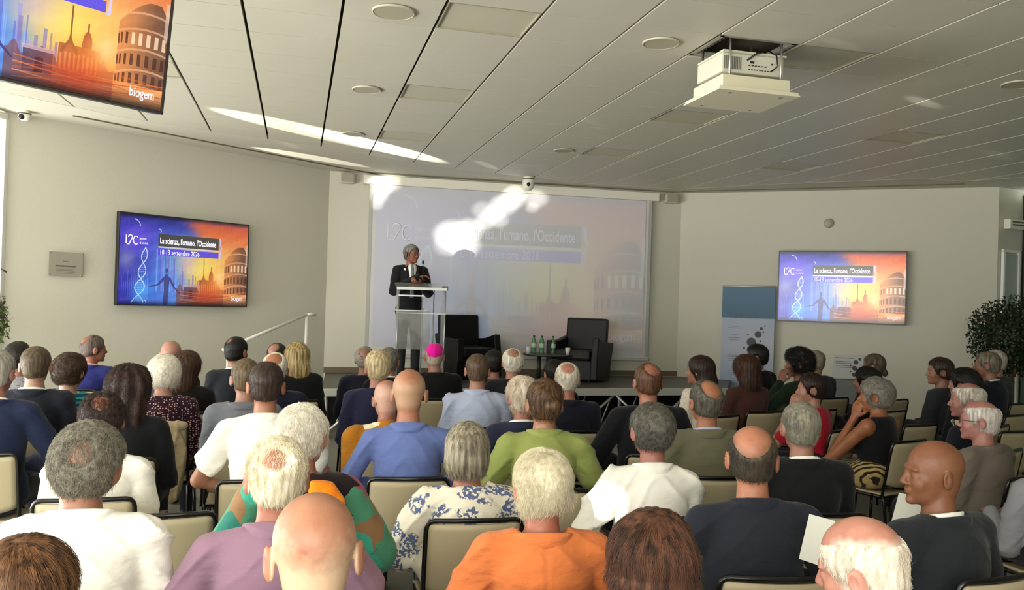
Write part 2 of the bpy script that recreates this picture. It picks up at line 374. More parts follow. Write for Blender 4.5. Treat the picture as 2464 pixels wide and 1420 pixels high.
ARMS = {  # elbow and wrist offsets from the shoulder for the right side (x mirrored for the left); hand direction, palm normal
    'lap': ((.045, .05, -.285), (-.065, .27, -.345), (-.6, .8, -.1), (0, 0, -1)),
    'lapw': ((.085, .02, -.275), (-.01, .24, -.345), (-.5, .85, -.1), (0, 0, -1)),
    'wide': ((.13, .05, -.25), (-.06, .22, -.35), (-.8, .6, -.1), (0, 0, -1)),
    'chin': ((.03, .22, -.27), (-.085, .17, .02), (-.25, -.1, 1), (0, -1, .1)),
    'cheek': ((.10, .22, -.26), (-.06, .14, .05), (-.2, -.15, 1), (-1, 0, 0)),
    'out': ((.120, .03, -.215), (.05, .22, -.30), (-.3, .9, -.3), (-.6, 0, -1)),
}
def arm_pts(P, side):
    pose = P['arms'][0 if side < 0 else 1]; e, wr, hd, pn = ARMS[pose] if isinstance(pose, str) else pose
    sh = np.array((side*P['sw'], 0, P['zs']-.012)); E = sh+np.array((side*e[0], e[1], e[2])); Wp = sh+np.array((side*wr[0], wr[1], wr[2]))
    if P['pose'] == 'sit':
        Wp[2] = max(Wp[2], .665) if pose in ('lap', 'lapw', 'wide') else Wp[2]
    return sh, E, Wp, np.array((side*hd[0], hd[1], hd[2])), np.array((side*pn[0], pn[1], pn[2]))
def torso_prims(f, P, inf, k=.03):
    sw, zs, b = P['sw'], P['zs'], P['bulk']; st = P['pose'] == 'stand'; hz = P['hz']
    f.ell((0, .0, zs-.14), (sw*.88, .112*b, .20), 0, inf=inf)
    f.ell((0, -.028, zs-.075), (sw*.86, .080*b, .12), k, inf=inf)
    mid = (zs-.16+hz)/2
    f.ell((0, .018*b, mid), (sw*.80*b, .116*b, max(.17, (zs-hz)*.55)), k+.02, inf=inf)
    f.ell((0, 0, hz+.02), (.165*b if P['sex'] == 'm' else .178*b, .125*b, .115), k+.01, inf=inf)
    if P['sex'] == 'f':
        for s in (-1, 1): f.ell((s*.065, .10, zs-.17), (.058, .05, .058), .03, inf=inf*.5)
    for s in (-1, 1):
        f.cap((s*.035, -.018, zs+.030), (s*(sw-.01), -.005, zs-.006), .040, .050, .035, inf=inf)
GINF = {'jacket': .016, 'shirt': .009, 'tee': .008, 'blouse': .014, 'dress': .010, 'tank': .005}
def garment_prims(f, P, top, pts):
    sw, zs = P['sw'], P['zs']; inf = GINF[top]
    torso_prims(f, P, inf)
    if top == 'jacket':
        f.ell((0, .0, P['hz']+.04), (.185*P['bulk'], .15*P['bulk'], .16), .03)
        for s in (-1, 1): f.ell((s*(sw-.005), -.003, zs+.008), (.055, .062, .040), .03)
    f.cap((0, P['ny'], zs-.01), (0, P['ny']*.5+P['hy']*.5-.01, zs+.035), .070, .056, .03, inf=inf*.5)
    for s, (sh, E, W, hd, pn) in zip((-1, 1), pts):
        b = (.5+P['bulk']*.5)
        if top == 'tank': continue
        if top == 'tee':
            m = sh+(E-sh)*.62; f.cap(sh, m, .053*b+inf, .058*b+inf, .010); continue
        fl = .018 if top in ('blouse',) else (.010 if top == 'jacket' else .004)
        f.cap(sh, E, .051*b+inf, .041*b+inf+fl*.6, .010); f.cap(E, E+(W-E)*.96, .040*b+inf+fl, .030*b+inf+fl, .008)
def neckline(f, P, cut=.050, rad=.086):
    X, Y, Z = np.meshgrid(f.x, f.y, f.z, indexing='ij'); c = P['ny']*.6+P['hy']*.2-.006
    h = Z+.34*(Y-c)-P['zs']-cut; q = np.sqrt(X*X+(Y-c)**2)-rad*P['hs']; reg = np.maximum(q, -h); f.D = np.maximum(f.D, (-reg).astype(np.float32))
def garment(P, top, res, seed):
    sw, zs = P['sw'], P['zs']; pts = [arm_pts(P, s) for s in (-1, 1)]
    allp = np.array([p for q in pts for p in (q[0], q[1], q[2])]); ex = .13
    lo = np.minimum(allp.min(0)-ex, (-.30, -.26, P['hz']-.20)); hi = np.maximum(allp.max(0)+ex, (.30, .26, zs+.16))
    f = Field(axis(lo[0], hi[0], res), axis(lo[1], hi[1], res), axis(lo[2], hi[2], res)); garment_prims(f, P, top, pts); neckline(f, P)
    if top in ('tee', 'tank', 'blouse', 'dress'):
        f.ell((0, P['ny']+.02, zs+.105), (.074, .080, .07), .01, 'sub')
    if top == 'tank':
        for s in (-1, 1): f.ell((s*(sw+.035), .0, zs-.01), (.055, .14, .10), .01, 'sub')
    A = P.get('fold', 1.0)*(.0105 if top in ('shirt', 'blouse', 'tee') else .0065)
    def nz(V, N):
        w = rngnoise(V, 7, seed, 2); sg = np.sign(V[:, 0])*np.clip(np.abs(V[:, 0])*14, 0, 1)
        lowz = np.clip((zs-.10-V[:, 2])/.25, 0.0, 1); arm = np.clip((np.abs(V[:, 0])-sw*.92)/.03, 0, 1)
        r1 = (1-np.abs(np.sin(V[:, 2]*34+V[:, 0]*sg*16+2.6*w)))**2-.3
        r2 = (1-np.abs(np.sin((V[:, 2]*.9+V[:, 0]*sg*.8+V[:, 1]*.5)*26+2.2*w+1)))**3-.2
        seam = -.5*np.exp(-(V[:, 0]/.004)**2)*(V[:, 1] < 0) if top == 'jacket' else 0
        return A*(.55*w+1.15*r1*lowz*(1-.5*arm)+1.25*r2*(.35*(1-arm)*(1-lowz)+.9*arm)+seam)
    me, V, Q = f.mesh('clothes', 2, nz); return me
def hair_mesh(P, style, res, seed):
    F = (np.array((0, P['hy'], P['hc'])), P['HR'], P['hs'])
    t = style.get('t', .010); k = style['kind']; lenb = style.get('len', .25)
    c = F[0]; R = .155+t*1.6
    zlo = c[2]-(.125 if k in ('short', 'curly', 'wavy') else .16 if k in ('bob', 'bun') else lenb+.12)
    f = Field(axis(c[0]-R, c[0]+R, res), axis(c[1]-R-.03, c[1]+R, res), axis(zlo, c[2]+R+.03, res))
    e = lambda c, r, kk=.02, op='add': f.ell(c, r, kk, op, F)
    e((0, -.010, .038), (.0800+t, .098+t, .087+t), 0)
    e((0, -.038, -.028), (.061+t*.7, .058+t*.9, .055), .03)
    if k in ('curly', 'wavy'): e((0, -.02, .02), (.079+t, .088+t, .080+t*.7), .03)
    if k == 'bob':
        e((0, -.025, -.030), (.088+t*.5, .090+t*.5, .095), .03)
    if k == 'long':
        f.cap((0, -.045, .02), (0, -.075, -.12), .088+t*.5, .080, .04, F=F, fl=(1.05, .85, 1)); f.cap((0, -.08, -.10), (0, -.085, -lenb), .080, .055, .04, F=F, fl=(1.25, .6, 1))
    if k == 'bun': e(style.get('bun', (.01, -.125, -.01)), (.042, .036, .042), .012)
    fy = style.get('hairline', .035)
    if k in ('bob', 'long'): e((0, .14, -.05), (.082, .112, .150), .012, 'sub')
    else:
        e((0, .098+fy, -.028), (.125, .095, .112), .012, 'sub')
        for s in (-1, 1): e((s*.092, .002, -.014), (.024+t*.4, .034, .044), .008, 'sub')
        e((0, .02, -.175), (.17, .17, style.get('nape', .112)), .008, 'sub')
    if k == 'bob': e((0, 0, -.20), (.3, .3, style.get('cut', .108)), .008, 'sub')
    if 'bald' in style:
        for bc, br in style['bald']: e(bc, br, .028, 'sub')
    amp = style.get('amp', min(.0016, t*.14)); sc = style.get('nsc', 60)
    def nz(V, N):
        L = (V-F[0])@F[1]; ang = np.arctan2(L[:, 0], -L[:, 1]-.02)
        if k in ('curly',): return amp*rngnoise(V, sc, seed, 3)
        return amp*(np.sin(ang*style.get('str', 26)+3*rngnoise(V, 12, seed, 2))*.6+.6*rngnoise(V, sc, seed, 2))
    me, V, Q = f.mesh('hair', 1, nz); return me, V, Q
def strands(P, V, Q, style, n, seed, mat, parent, rad):
    F = (np.array((0, P['hy'], P['hc'])), P['HR'], P['hs']); rs = np.random.RandomState(seed)
    A = np.linalg.norm(np.cross(V[Q[:, 2]]-V[Q[:, 0]], V[Q[:, 3]]-V[Q[:, 1]]), axis=1)+1e-12
    fi = rs.choice(len(Q), n, p=A/A.sum()); u, v = rs.rand(n, 1), rs.rand(n, 1); q = V[Q[fi]]
    p = (q[:, 0]*(1-u)+q[:, 1]*u)*(1-v)+(q[:, 3]*(1-u)+q[:, 2]*u)*v
    N = np.cross(q[:, 2]-q[:, 0], q[:, 3]-q[:, 1]); N /= np.linalg.norm(N, axis=1)[:, None]+1e-12
    for bc, br in style.get('bald', []):           # sparse hair left over a thin crown
        if br[0] > .046: continue
        m_ = int(min(n*.06, 420)); c0 = np.array((0, -.010, .038)); rr_ = np.array((.0805, .0985, .0875)); q_ = np.array(bc)+rs.uniform(-1, 1, (m_, 3))*np.array(br)*1.15
        q_ = (q_-c0)/rr_; q_ /= np.linalg.norm(q_, axis=1)[:, None]; n_ = q_/rr_; n_ /= np.linalg.norm(n_, axis=1)[:, None]
        p = np.concatenate([p, F[0]+((c0+q_*rr_)*F[2])@F[1].T]); N = np.concatenate([N, n_@F[1].T])
    n = len(p)
    ctr = F[0]+F[1]@np.array((0, -.035, .13)); out = p-ctr; down = np.array((0, 0, -1.))
    L = style.get('slen', .007+style.get('t', .01)*.9); ns = 6; up = style.get('lift', .25); wav = style.get('wave', .004)
    g = out/np.linalg.norm(out, axis=1)[:, None]*.8+down*.7; g -= N*(g*N).sum(1)[:, None]; g /= np.linalg.norm(g, axis=1)[:, None]+1e-9
    g = g+rs.normal(size=(n, 3))*style.get('mess', .18)+np.stack([rngnoise(p, 22, seed+k, 2) for k in range(3)], -1)*style.get('clump', .25)
    ll = L*rs.uniform(.5, 1.15, (n, 1)); pts = np.zeros((n, ns, 3)); ph = rs.uniform(0, 6.28, (n, 1)); sx = rs.normal(size=(n, 3)); sx /= np.linalg.norm(sx, axis=1)[:, None]
    sy = np.cross(N, sx)
    for k in range(ns):
        s = k/(ns-1); dirv = g*(s)+N*(up*math.sin(min(1, s*1.1)*2.6))*1.0
        pts[:, k] = p-N*.002+dirv*ll+wav*s**.5*(sx*np.sin(ph+s*style.get('turns', 3))+sy*np.cos(ph+s*style.get('turns', 3)))
        pts[:, k, 2] -= (ll[:, 0]*.25*s*s)
    cc = F[0]+F[1]@np.array((0, -.012, .020)); r0 = np.linalg.norm(p-cc, axis=1)[:, None]
    for k in range(1, ns):
        q = pts[:, k]-cc; rr = np.linalg.norm(q, axis=1)[:, None]; want = r0+ll*up*.45*math.sin(min(1, k/(ns-1))*1.6)
        wgt = np.clip((pts[:, k, 2:3]-(cc[2]-.05))/.03, 0, 1); pts[:, k] = pts[:, k]*(1-wgt)+(cc+q/rr*np.minimum(rr, want+.002))*wgt
    cu = bpy.data.hair_curves.new('hair_strands'); cu.add_curves([ns]*n)
    cu.points.foreach_set('position', pts.astype(np.float32).ravel())
    r = np.tile(np.linspace(1, .35, ns)*rad, n).astype(np.float32)
    at_ = cu.attributes.get('radius') or cu.attributes.new('radius', 'FLOAT', 'POINT'); at_.data.foreach_set('value', r)
    cu.materials.append(mat); o = bpy.data.objects.new('hair_strands', cu); C.objects.link(o); o.parent = parent; return o
def collar_mesh(P, top, rise, out, top_h=.036, low=0.0, res=.0048):
    # a fold-over collar that hugs the shoulders of the garment it belongs to
    zs = P['zs']; f = Field(axis(-.15, .15, res), axis(-.15, .13, res), axis(zs-.05, zs+.12, res)); pts = [arm_pts(P, s) for s in (-1, 1)]
    garment_prims(f, P, top, pts); f.D -= .0080+out
    ny = P['ny']; c0 = (0, ny*.6+P['hy']*.2-.006, zs); hs = P['hs']
    f.cap((c0[0], c0[1], zs-.02), (0, c0[1]+.010, zs+.075), .066*hs+out, .059*hs+out, .012)
    X, Y, Z = np.meshgrid(f.x, f.y, f.z, indexing='ij'); h = Z+.34*(Y-c0[1])-zs-rise+.10*np.maximum(0, Y)*(1 if top != 'x' else 0)
    lowb = .004-low+.10*np.abs(X)*0; f.D = np.maximum(f.D, (lowb-h).astype(np.float32)); f.D = np.maximum(f.D, (h-lowb-top_h-low).astype(np.float32))
    q = Y-c0[1]; hole = .0585*hs+out-.006-np.sqrt(X*X+(q-.010)**2); f.D = np.maximum(f.D, hole.astype(np.float32))
    f.D = np.maximum(f.D, (Y-c0[1]-.058-.0*np.abs(X)).astype(np.float32)-(.02 if rise > .01 else 0))
    rad = (.090 if top != 'jacket' else .104)*hs+out-(.026 if rise > .03 else 0); f.D = np.maximum(f.D, (np.sqrt(X*X*.92+(Y-c0[1]-.004)**2)-rad-.03*np.clip(-(Y-c0[1])/.08, 0, 1)*0).astype(np.float32))
    me = f.mesh('collar', 1)[0]; return me
def ring_mesh(cx, cy, z, rx, ry, h, th, tilt, flare=.0, seg=32, drop=None):
    # a stand of height h; with drop it folds over outwards like a shirt or jacket collar, open at the front
    mb = MB(); rings = []; T = Matrix.Translation((cx, cy, z)) @ Matrix.Rotation(tilt, 4, 'X')
    for k in range(seg):
        a = 2*math.pi*k/seg; r = []; fr = max(0, math.sin(a))**2
        if drop is None: prof = ((0, 0), (th, 0), (th+flare, h*.9), (th*.5+flare, h), (flare, h*.9))
        else: prof = ((.004, 0), (.000, h*.6), (-.001, h*.95), (.003, h), (.007, h*.92), (.010+drop*.35, h-drop*.55-.010*fr), (.012+drop*.55, h-drop-.016*fr), (.008+drop*.45, h-drop-.016*fr), (.006, h*.5))
        for ro, zz in prof: r.append(mb.bm.verts.new(T @ Vector(((rx+ro)*math.cos(a), (ry+ro)*math.sin(a), zz))))
        rings.append(r)
    n_ = len(rings[0])
    for k in range(seg):
        A, B = rings[k], rings[(k+1) % seg]
        for j in range(n_): f = mb.bm.faces.new((A[j], B[j], B[(j+1) % n_], A[(j+1) % n_])); f.smooth = True
    return mb
LOW = {}
def lower_meshes():
    if LOW: return
    f = Field(axis(-.26, .26, .014), axis(-.2, .62, .014), axis(.02, .72, .014))
    f.ell((0, 0, .56), (.178, .135, .115), 0)
    for s in (-1, 1):
        f.cap((s*.085, .02, .535), (s*.115, .42, .515), .088, .066, .03); f.cap((s*.115, .42, .510), (s*.120, .46, .10), .060, .048, .02)
    LOW['trousers'] = f.mesh('trousers', 2, lambda V, N: .003*rngnoise(V, 18, 3))[0]
    f = Field(axis(-.08, .08, .008), axis(-.12, .22, .008), axis(-.01, .14, .008))
    f.ell((0, .05, .035), (.044, .135, .045), 0); f.ell((0, -.04, .06), (.038, .055, .055), .02); f.cutplane((0, 0, .004), (0, 0, -1))
    LOW['shoe'] = f.mesh('shoe', 1)[0]
    f = Field(axis(-.3, .3, .014), axis(-.2, .60, .014), axis(.15, .72, .014))
    f.ell((0, 0, .56), (.185, .14, .118), 0)
    for s in (-1, 1): f.cap((s*.08, .02, .535), (s*.10, .40, .515), .092, .085, .05); f.cap((s*.09, .42, .50), (s*.10, .45, .22), .08, .09, .06)
    LOW['skirt'] = f.mesh('skirt', 2, lambda V, N: .005*rngnoise(V, 14, 5))[0]
NP = [0]
HAIRF = float(1.0)
def person(hx, hy_, d, label, short=None, yaw=YAW, hyaw=0, hpitch=0, hroll=0, sex='m', hs=1.0, bulk=1.0, sw=None, sk='c98f78',
           top='shirt', topmat=None, collar=None, hair=None, haircol=('6a5a48', '3a3026'), low='trousers', lowcol='23242a', arms=('lap', 'lap'),
           pose='sit', floor=0.0, hy=.035, strand=0, jaw=1.0, extra=None, handres=False, lean=0.0, fold=1.0, srad=.0007, kyph=0.0):
    NP[0] += 1; seed = NP[0]
    ht = (hair or {}).get('t', 0)*.8
    pw = at(hx, hy_, d); T = pw.z-floor-ht*hs
    R = Matrix.Rotation(yaw, 3, 'Z'); base = Vector((pw.x, pw.y, 0))-R @ Vector((lean, hy, 0)); base.z = floor
    P = dict(sex=sex, bulk=bulk, pose=pose, arms=arms, hs=hs, hy=hy, fold=fold)
    P['hc'] = T-.124*hs; P['HR'] = Rm(hyaw, hpitch, hroll); P['sw'] = (sw or (.168 if sex == 'm' else .146))
    P['zs'] = T-(.328 if sex == 'm' else .318)*hs-kyph; P['hz'] = .54 if pose == 'sit' else (T*.50); P['ny'] = hy*.5-.01
    fres = .0036 if d < 2.6 else (.005 if d < 4.6 else .0075); gres = .0085 if d < 3.4 else (.011 if d < 5 else .015)
    if handres: fres, gr2 = .005, .0062
    else: gr2 = .016 if d > 4 else .013
    F = (np.array((0, hy, P['hc'])), P['HR'], hs); pts = [arm_pts(P, s) for s in (-1, 1)]
    allp = np.array([p for q in pts for p in (q[0], q[1], q[2], q[2]+.19*q[3]/np.linalg.norm(q[3]))]); lo = np.minimum(allp.min(0)-.08, (-.26, -.2, P['hz']-.12)); hi = np.maximum(allp.max(0)+.08, (.26, .22, T+.04))
    f = Field(axis(lo[0], hi[0], gr2, -.13, .13, fres), axis(lo[1], hi[1], gr2, hy-.15, hy+.16, fres), axis(lo[2], hi[2], gr2, P['hc']-.15, T+.02, fres))
    torso_prims(f, P, -.012 if top not in ('tank',) else -.003, .02)
    f.cap((0, P['ny'], P['zs']+.0), tuple(F[0]+F[1]@np.array((0, -.022, -.045))*hs), .060*(.6+.4*bulk)*hs, .051*hs*(.7+.3*jaw), .03)
    for s, (sh, E, W, hd, pn) in zip((-1, 1), pts):
        sl = 0 if top in ('tee', 'tank') else -.006
        f.cap(sh, E, .050+sl, .038+sl, .03); f.cap(E, W, .038+sl, .024, .015); hand_prims(f, W, hd, pn, -s if pose != 'x' else s, .55 if not handres else .45)
    H2 = Field(f.x, f.y, f.z); head_prims(H2, F, jaw)      # the head joins the neck in one blend
    a, b = f.D, H2.D; k = .012; h = np.clip(.5+.5*(a-b)/k, 0, 1); f.D = a*(1-h)+b*h-k*h*(1-h)
    me, V, Q = f.mesh('person', 1)
    body = link_mesh('person', me, skin(sk)); body.location = base; body.rotation_euler = (0, 0, yaw)
    tag(body, label, 'person', 'seated audience' if pose == 'sit' else None)
    cm = topmat or cloth('cloth_plain', '30303a')
    nm = {'jacket': 'jacket', 'shirt': 'shirt', 'tee': 'polo_shirt', 'blouse': 'blouse', 'dress': 'dress', 'tank': 'sleeveless_top'}[top]
    g = link_mesh(nm, garment(P, top, gres, seed), cm, body)
    if collar is not None:
        for i, cc in enumerate(collar):     # outer collar first, then a shirt collar that shows above it
            if top == 'jacket' and i == 0: me = collar_mesh(P, top, .012, .006, .034, .020)
            elif top == 'jacket': me = collar_mesh(P, top, .036, .004, .026, .0)
            else: me = collar_mesh(P, top, .024, .002, .038, .020)
            link_mesh('collar', me, cc[0], g if i == 0 else body)
    if hair:
        hm = hairmat(*haircol, scale=hair.get('ms', 60), curly=hair['kind'] == 'curly')
        me, V, Q = hair_mesh(P, hair, fres*1.05, seed); ho = link_mesh('hair', me, hm, body)
        if strand: strands(P, V, Q, hair, int(strand*HAIRF), seed, hm, ho, srad)
    if hair and 'bald' in hair and not extra:
        bc, br = hair['bald'][0]; stubble_skin(body, P, F, sk, haircol[1] if d > 4.4 else haircol[0], bc, tuple(x*1.16 for x in br), .45, -.05)
    if pose == 'sit':
        lower_meshes()
        for nm2, off in ((low, (0, 0, 0)), ('shoe', (-.12, .47, 0)), ('shoe', (.12, .47, 0))):
            o = bpy.data.objects.new(nm2, LOW[nm2]); C.objects.link(o); o.parent = body; o.location = off
            mt = (lowcol if not isinstance(lowcol, str) else cloth('cloth_'+lowcol, lowcol)) if nm2 != 'shoe' else pmat('shoe_leather', '1c1815', .35)
            if not LOW[nm2].materials: LOW[nm2].materials.append(mt)
            o.material_slots[0].link = 'OBJECT'; o.material_slots[0].material = mt
    if extra: extra(body, P, F, g)
    return body

# ------------------------------------------------------------------ the room shell
L0, L1, R0, R1, R2 = [Vector(p) for p in ((-5.23, 8.48, 0), (-2.65, 11.85, 0), (2.62, 13.07, 0), (6.67, 11.45, 0), (7.15, 11.68, 0))]
M_wall = plaster('wall_paint', 'd3d0c1'); M_white = pmat('white_lacquer', 'e9e6d8', .35)
M_black = pmat('black_plastic', '141414', .35); M_alu = pmat('aluminium', 'cfcfc8', .4, .35); M_steel = pmat('steel', 'd4d2c8', .25, .9)
def wall(name, a, b, z0=0, z1=3.6, th=.2, mat=None):
    a, b = Vector(a), Vector(b); d = (b-a).normalized(); n = Vector((-d.y, d.x, 0))*th
    return tag(MB().poly([a, b, b+n, a+n], z0, z1).build(name, mat or M_wall), kind='structure')
wall('wall_left', L0, L1); wall('wall_back', L1, R0); wall('wall_right', R0, R1)
wall('wall_right_return', R1, R2)
G0 = Vector((-5.75, -3.2, 0)); G1 = Vector((8.6, -3.2, 0))
# rear wall with a window opening, unseen right wall added to block light
wall('wall_rear', (1.2, -1.7, 0), (-6.2, -1.7, 0), 0, .5); wall('wall_rear_side', (8.8, -1.7, 0), (1.2, -1.7, 0), 0, 3.6)
wall('wall_rear_top', (1.2, -1.7, 0), (-6.2, -1.7, 0), 3.2, 3.6)
wall('added_wall_right', (8.0, 8.0, 0), (8.8, -3.2, 0), 0, 3.6, mat=plaster('wall_grey', '9a9c90'))
fl = pmat('floor_resin', '8f8e80', .38, spec=.4); n, l, b = nodes(fl); nt, mp, bp = noisebump(fl, 3, .002); r = ramp(n, [(.3, '86857a'), (.7, '98978a')]); l.new(nt.outputs[0], r.inputs[0]); l.new(r.outputs[0], b.inputs['Base Color'])
tag(MB().poly([(-7.5, -3.4), (9, -3.4), (9, 14), (-7.5, 14)], -.1, 0).build('floor', fl), kind='structure')
# ground outside the left glass front
tag(MB().poly([(-30, -20), (-7.5, -20), (-7.5, 30), (-30, 30)], -.2, -.1).build('ground_outside', plaster('paving', 'b9b4a2')), kind='structure')
# ceiling: slab, border band and metal tiles hung under a dark void
def grid(u, v, z=CEIL):
    c, s = math.cos(YAW), math.sin(YAW); return Vector((u*c-v*s, u*s+v*c, z))
GX0, GY0, GSX, GSY = -.988, 5.4167, .600, .502
tag(MB().poly([(-7.5, -3.4), (9, -3.4), (9, 14), (-7.5, 14)], CEIL+.14, CEIL+.3).build('ceiling_slab', plaster('ceiling_void', '7d7867')), kind='structure')
M_tile = pmat('ceiling_metal', 'c9c6b6', .5, spec=.35); noisebump(M_tile, 2.2, .006, 2)
field = [onz(*p, CEIL) for p in ((1105, 408), (985, 391), (780, 355), (500, 315), (300, 283))]
field = [Vector((-4.75, 7.6, 0))] + field[::-1] + [onz(1400, 441, CEIL), onz(1640, 455, CEIL), onz(1844, 444, CEIL), onz(2206, 430, CEIL), onz(2320, 436, CEIL), Vector((8.2, 9, 0)), Vector((8.9, -3.1, 0)), Vector((-5.6, -3.1, 0))]
field = [Vector((p.x, p.y)) for p in field]
def clip(poly, P):      # Sutherland-Hodgman against the convex tile poly
    out = [Vector((p[0], p[1])) for p in P]
    for i in range(len(poly)):
        a, b = poly[i], poly[(i+1) % len(poly)]; e = b-a; inp = out; out = []
        if not inp: break
        side = lambda p: e.x*(p.y-a.y)-e.y*(p.x-a.x)
        for k in range(len(inp)):
            p, q = inp[k], inp[(k+1) % len(inp)]; sp, sq = side(p), side(q)
            if sp >= 0: out.append(p)
            if (sp >= 0) != (sq >= 0): t = sp/(sp-sq); out.append(p+(q-p)*t)
    return out
LIGHT_TILES = {(-1, 3), (3, -1), (3, 3), (3, 7), (7, -1), (7, 3), (7, 7), (11, 3), (11, 7), (11, -1)}
OPEN = (6, -1)
mb = MB(); light_polys = []
for i in range(-12, 20):
    for j in range(-18, 18):
        g1, g2 = .010, .0035
        q = [grid(GX0+GSX*(i+a)+ga, GY0+GSY*(j+b)+gb) for a, b, ga, gb in ((0, 0, g1, g2), (1, 0, -g1, g2), (1, 1, -g1, -g2), (0, 1, g1, -g2))]
        q2 = [Vector((p.x, p.y)) for p in q]; c = clip(q2, field)
        c2 = [p for k, p in enumerate(c) if (p-c[k-1]).length > 1e-4]
        if len(c2) < 3: continue
        ar = sum(c2[k-1].cross(c2[k]) for k in range(len(c2))) if hasattr(c2[0], 'cross') else 1
        if abs(ar) < .002: continue
        if (i, j) == OPEN: continue
        if (i, j) in LIGHT_TILES: light_polys.append((i, j, c2)); continue
        if ar < 0: c2 = c2[::-1]
        mb.poly(c2, CEIL, CEIL+.022)
tag(mb.build('ceiling', M_tile), kind='structure')
# border band between tile field and walls, its shadow gap drawn as dark strips
def offs(P, d):
    n = len(P); out = []
    for k in range(n):
        a, b, c = P[k-1], P[k], P[(k+1) % n]; d1 = (b-a).normalized(); d2 = (c-b).normalized(); n1 = Vector((d1.y, -d1.x)); n2 = Vector((d2.y, -d2.x))
        m = (n1+n2); m = m/max(.3, m.dot(n1)); out.append(b+m*d)
    return out
ar = sum(field[k-1].cross(field[k]) for k in range(len(field)))
F = field if ar > 0 else field[::-1]
mb = MB(); bm = mb.bm
def band(P, Q, z0, z1):
    n = len(P)
    for k in range(n):
        a, b, c, d = P[k], P[(k+1) % n], Q[(k+1) % n], Q[k]
        lo = [bm.verts.new((p.x, p.y, z0)) for p in (a, b, c, d)]; hi = [bm.verts.new((p.x, p.y, z1)) for p in (a, b, c, d)]
        bm.faces.new(lo[::-1]); bm.faces.new(hi)
        for m in range(4): bm.faces.new((lo[m], lo[(m+1) % 4], hi[(m+1) % 4], hi[m]))
band(F, offs(F, 1.6), CEIL-.002, CEIL+.06)
tag(mb.build('ceiling_border', plaster('ceiling_plaster', 'cdcabb')), kind='structure')
# slim strips coloured dark for the shadow line where ceiling meets walls
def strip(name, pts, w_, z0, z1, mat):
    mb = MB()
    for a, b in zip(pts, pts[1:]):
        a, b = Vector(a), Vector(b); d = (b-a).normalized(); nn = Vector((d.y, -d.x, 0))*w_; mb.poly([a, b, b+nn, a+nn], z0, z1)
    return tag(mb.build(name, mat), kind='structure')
M_shadow = pmat('painted_shadow', '6e6750', .8)
strip('shadow_line_1', [onz(173, 277, CEIL), onz(820, 403, CEIL), onz(905, 418, CEIL)], .035, CEIL-.012, CEIL, M_shadow)
strip('shadow_line_2', [onz(1640, 460, CEIL), onz(1844, 455, CEIL), onz(2320, 442, CEIL)], .03, CEIL-.012, CEIL, M_shadow)
for i, j, poly in light_polys:
    o = empty('ceiling_light', grid(GX0+GSX*(i+.5), GY0+GSY*(j+.5), CEIL)); P = [(p.x-o.location.x, p.y-o.location.y) for p in poly]
    where = {(3, -1): 'nearest above the speaker side, left of the projector', (3, 3): 'second towards the screen', (3, 7): 'last before the screen'}.get((i, j), 'in tile column %s, row %s' % ('abcdefgh'[(i+1)//4], 'lkjihgf'[(j+9)//4]))
    MB().poly(P, .012, .03).build('diffuser', pmat('light_diffuser', 'c2bfa9', .5), o)
    fr = MB(); n_ = len(P); cx = sum(p[0] for p in P)/n_; cy = sum(p[1] for p in P)/n_
    for k in range(n_):
        a, b = P[k], P[(k+1) % n_]; fr.poly([a, b, (b[0]*.975+cx*.025, b[1]*.975+cy*.025), (a[0]*.975+cx*.025, a[1]*.975+cy*.025)], .0, .03)
    fr.build('frame', pmat('light_frame', '9a9680', .5), o)
    o['_ij'] = '%d,%d' % (i, j); o['group'] = 'switched-off ceiling panels'; o['category'] = 'ceiling light'
    # labels name the place each can be found at
    o['label'] = {(-1, 3): 'square panel light above the left wall screen, beside the hanging television', (3, -1): 'square panel light at the top middle, between two round ceiling speakers',
        (3, 3): 'square panel light in the ceiling above the lectern', (3, 7): 'small far panel light just in front of the screen housing left half',
        (7, -1): 'square panel light directly right of the projector opening', (7, 3): 'square panel light below and left of the projector tray',
        (7, 7): 'far panel light ahead of the dome camera', (11, 3): 'square panel light in the dark right part of the ceiling',
        (11, 7): 'farthest right panel light above the right wall', (11, -1): 'panel light at the right edge of the ceiling'}.get((i, j), 'square panel light behind the viewer, %d steps across, %d back' % (i, -j))
    del o['_ij']
# baseboards
M_base = pmat('skirting_wood', '6e604a', .6)
def base(name, a, b, z0, z1):
    a, b = Vector(a), Vector(b); d = (b-a).normalized(); nn = Vector((d.y, -d.x, 0))*.015; tag(MB().poly([a, b, b+nn, a+nn], z0, z1).build(name, M_base), kind='structure')
base('baseboard_back', L1, R0, .60, .68); base('baseboard_left', L0, L1, 0, .09); base('baseboard_right', R0, R1, 0, .09)
# left glass front
fr = MB(); pa = L0; gd = (Vector((-6.0, -3.0, 0))-L0).normalized(); GL = (Vector((-6.0, -3.0, 0))-L0).length; gn = Vector((-gd.y, gd.x, 0))
for k in range(0, 9):
    p = L0+gd*(GL*k/8); fr.box((p.x, p.y, 1.7), (.06, .06, 3.4))
for z in (.03, 3.42): m = L0+gd*GL/2; fr.box((m.x, m.y, z), (GL, .06, .07), math.atan2(gd.y, gd.x))
wo = tag(fr.build('window_1', pmat('window_frame', 'f2f1ea', .4)), kind='structure')
pm = bpy.data.materials.new('clear_pane'); pm.use_nodes = True; nn_, ll_ = pm.node_tree.nodes, pm.node_tree.links; nn_.remove(nn_['Principled BSDF'])
tr = nn_.new('ShaderNodeBsdfTransparent'); gl = nn_.new('ShaderNodeBsdfGlossy'); gl.inputs['Roughness'].default_value = .02; mx = nn_.new('ShaderNodeMixShader'); mx.inputs[0].default_value = .06
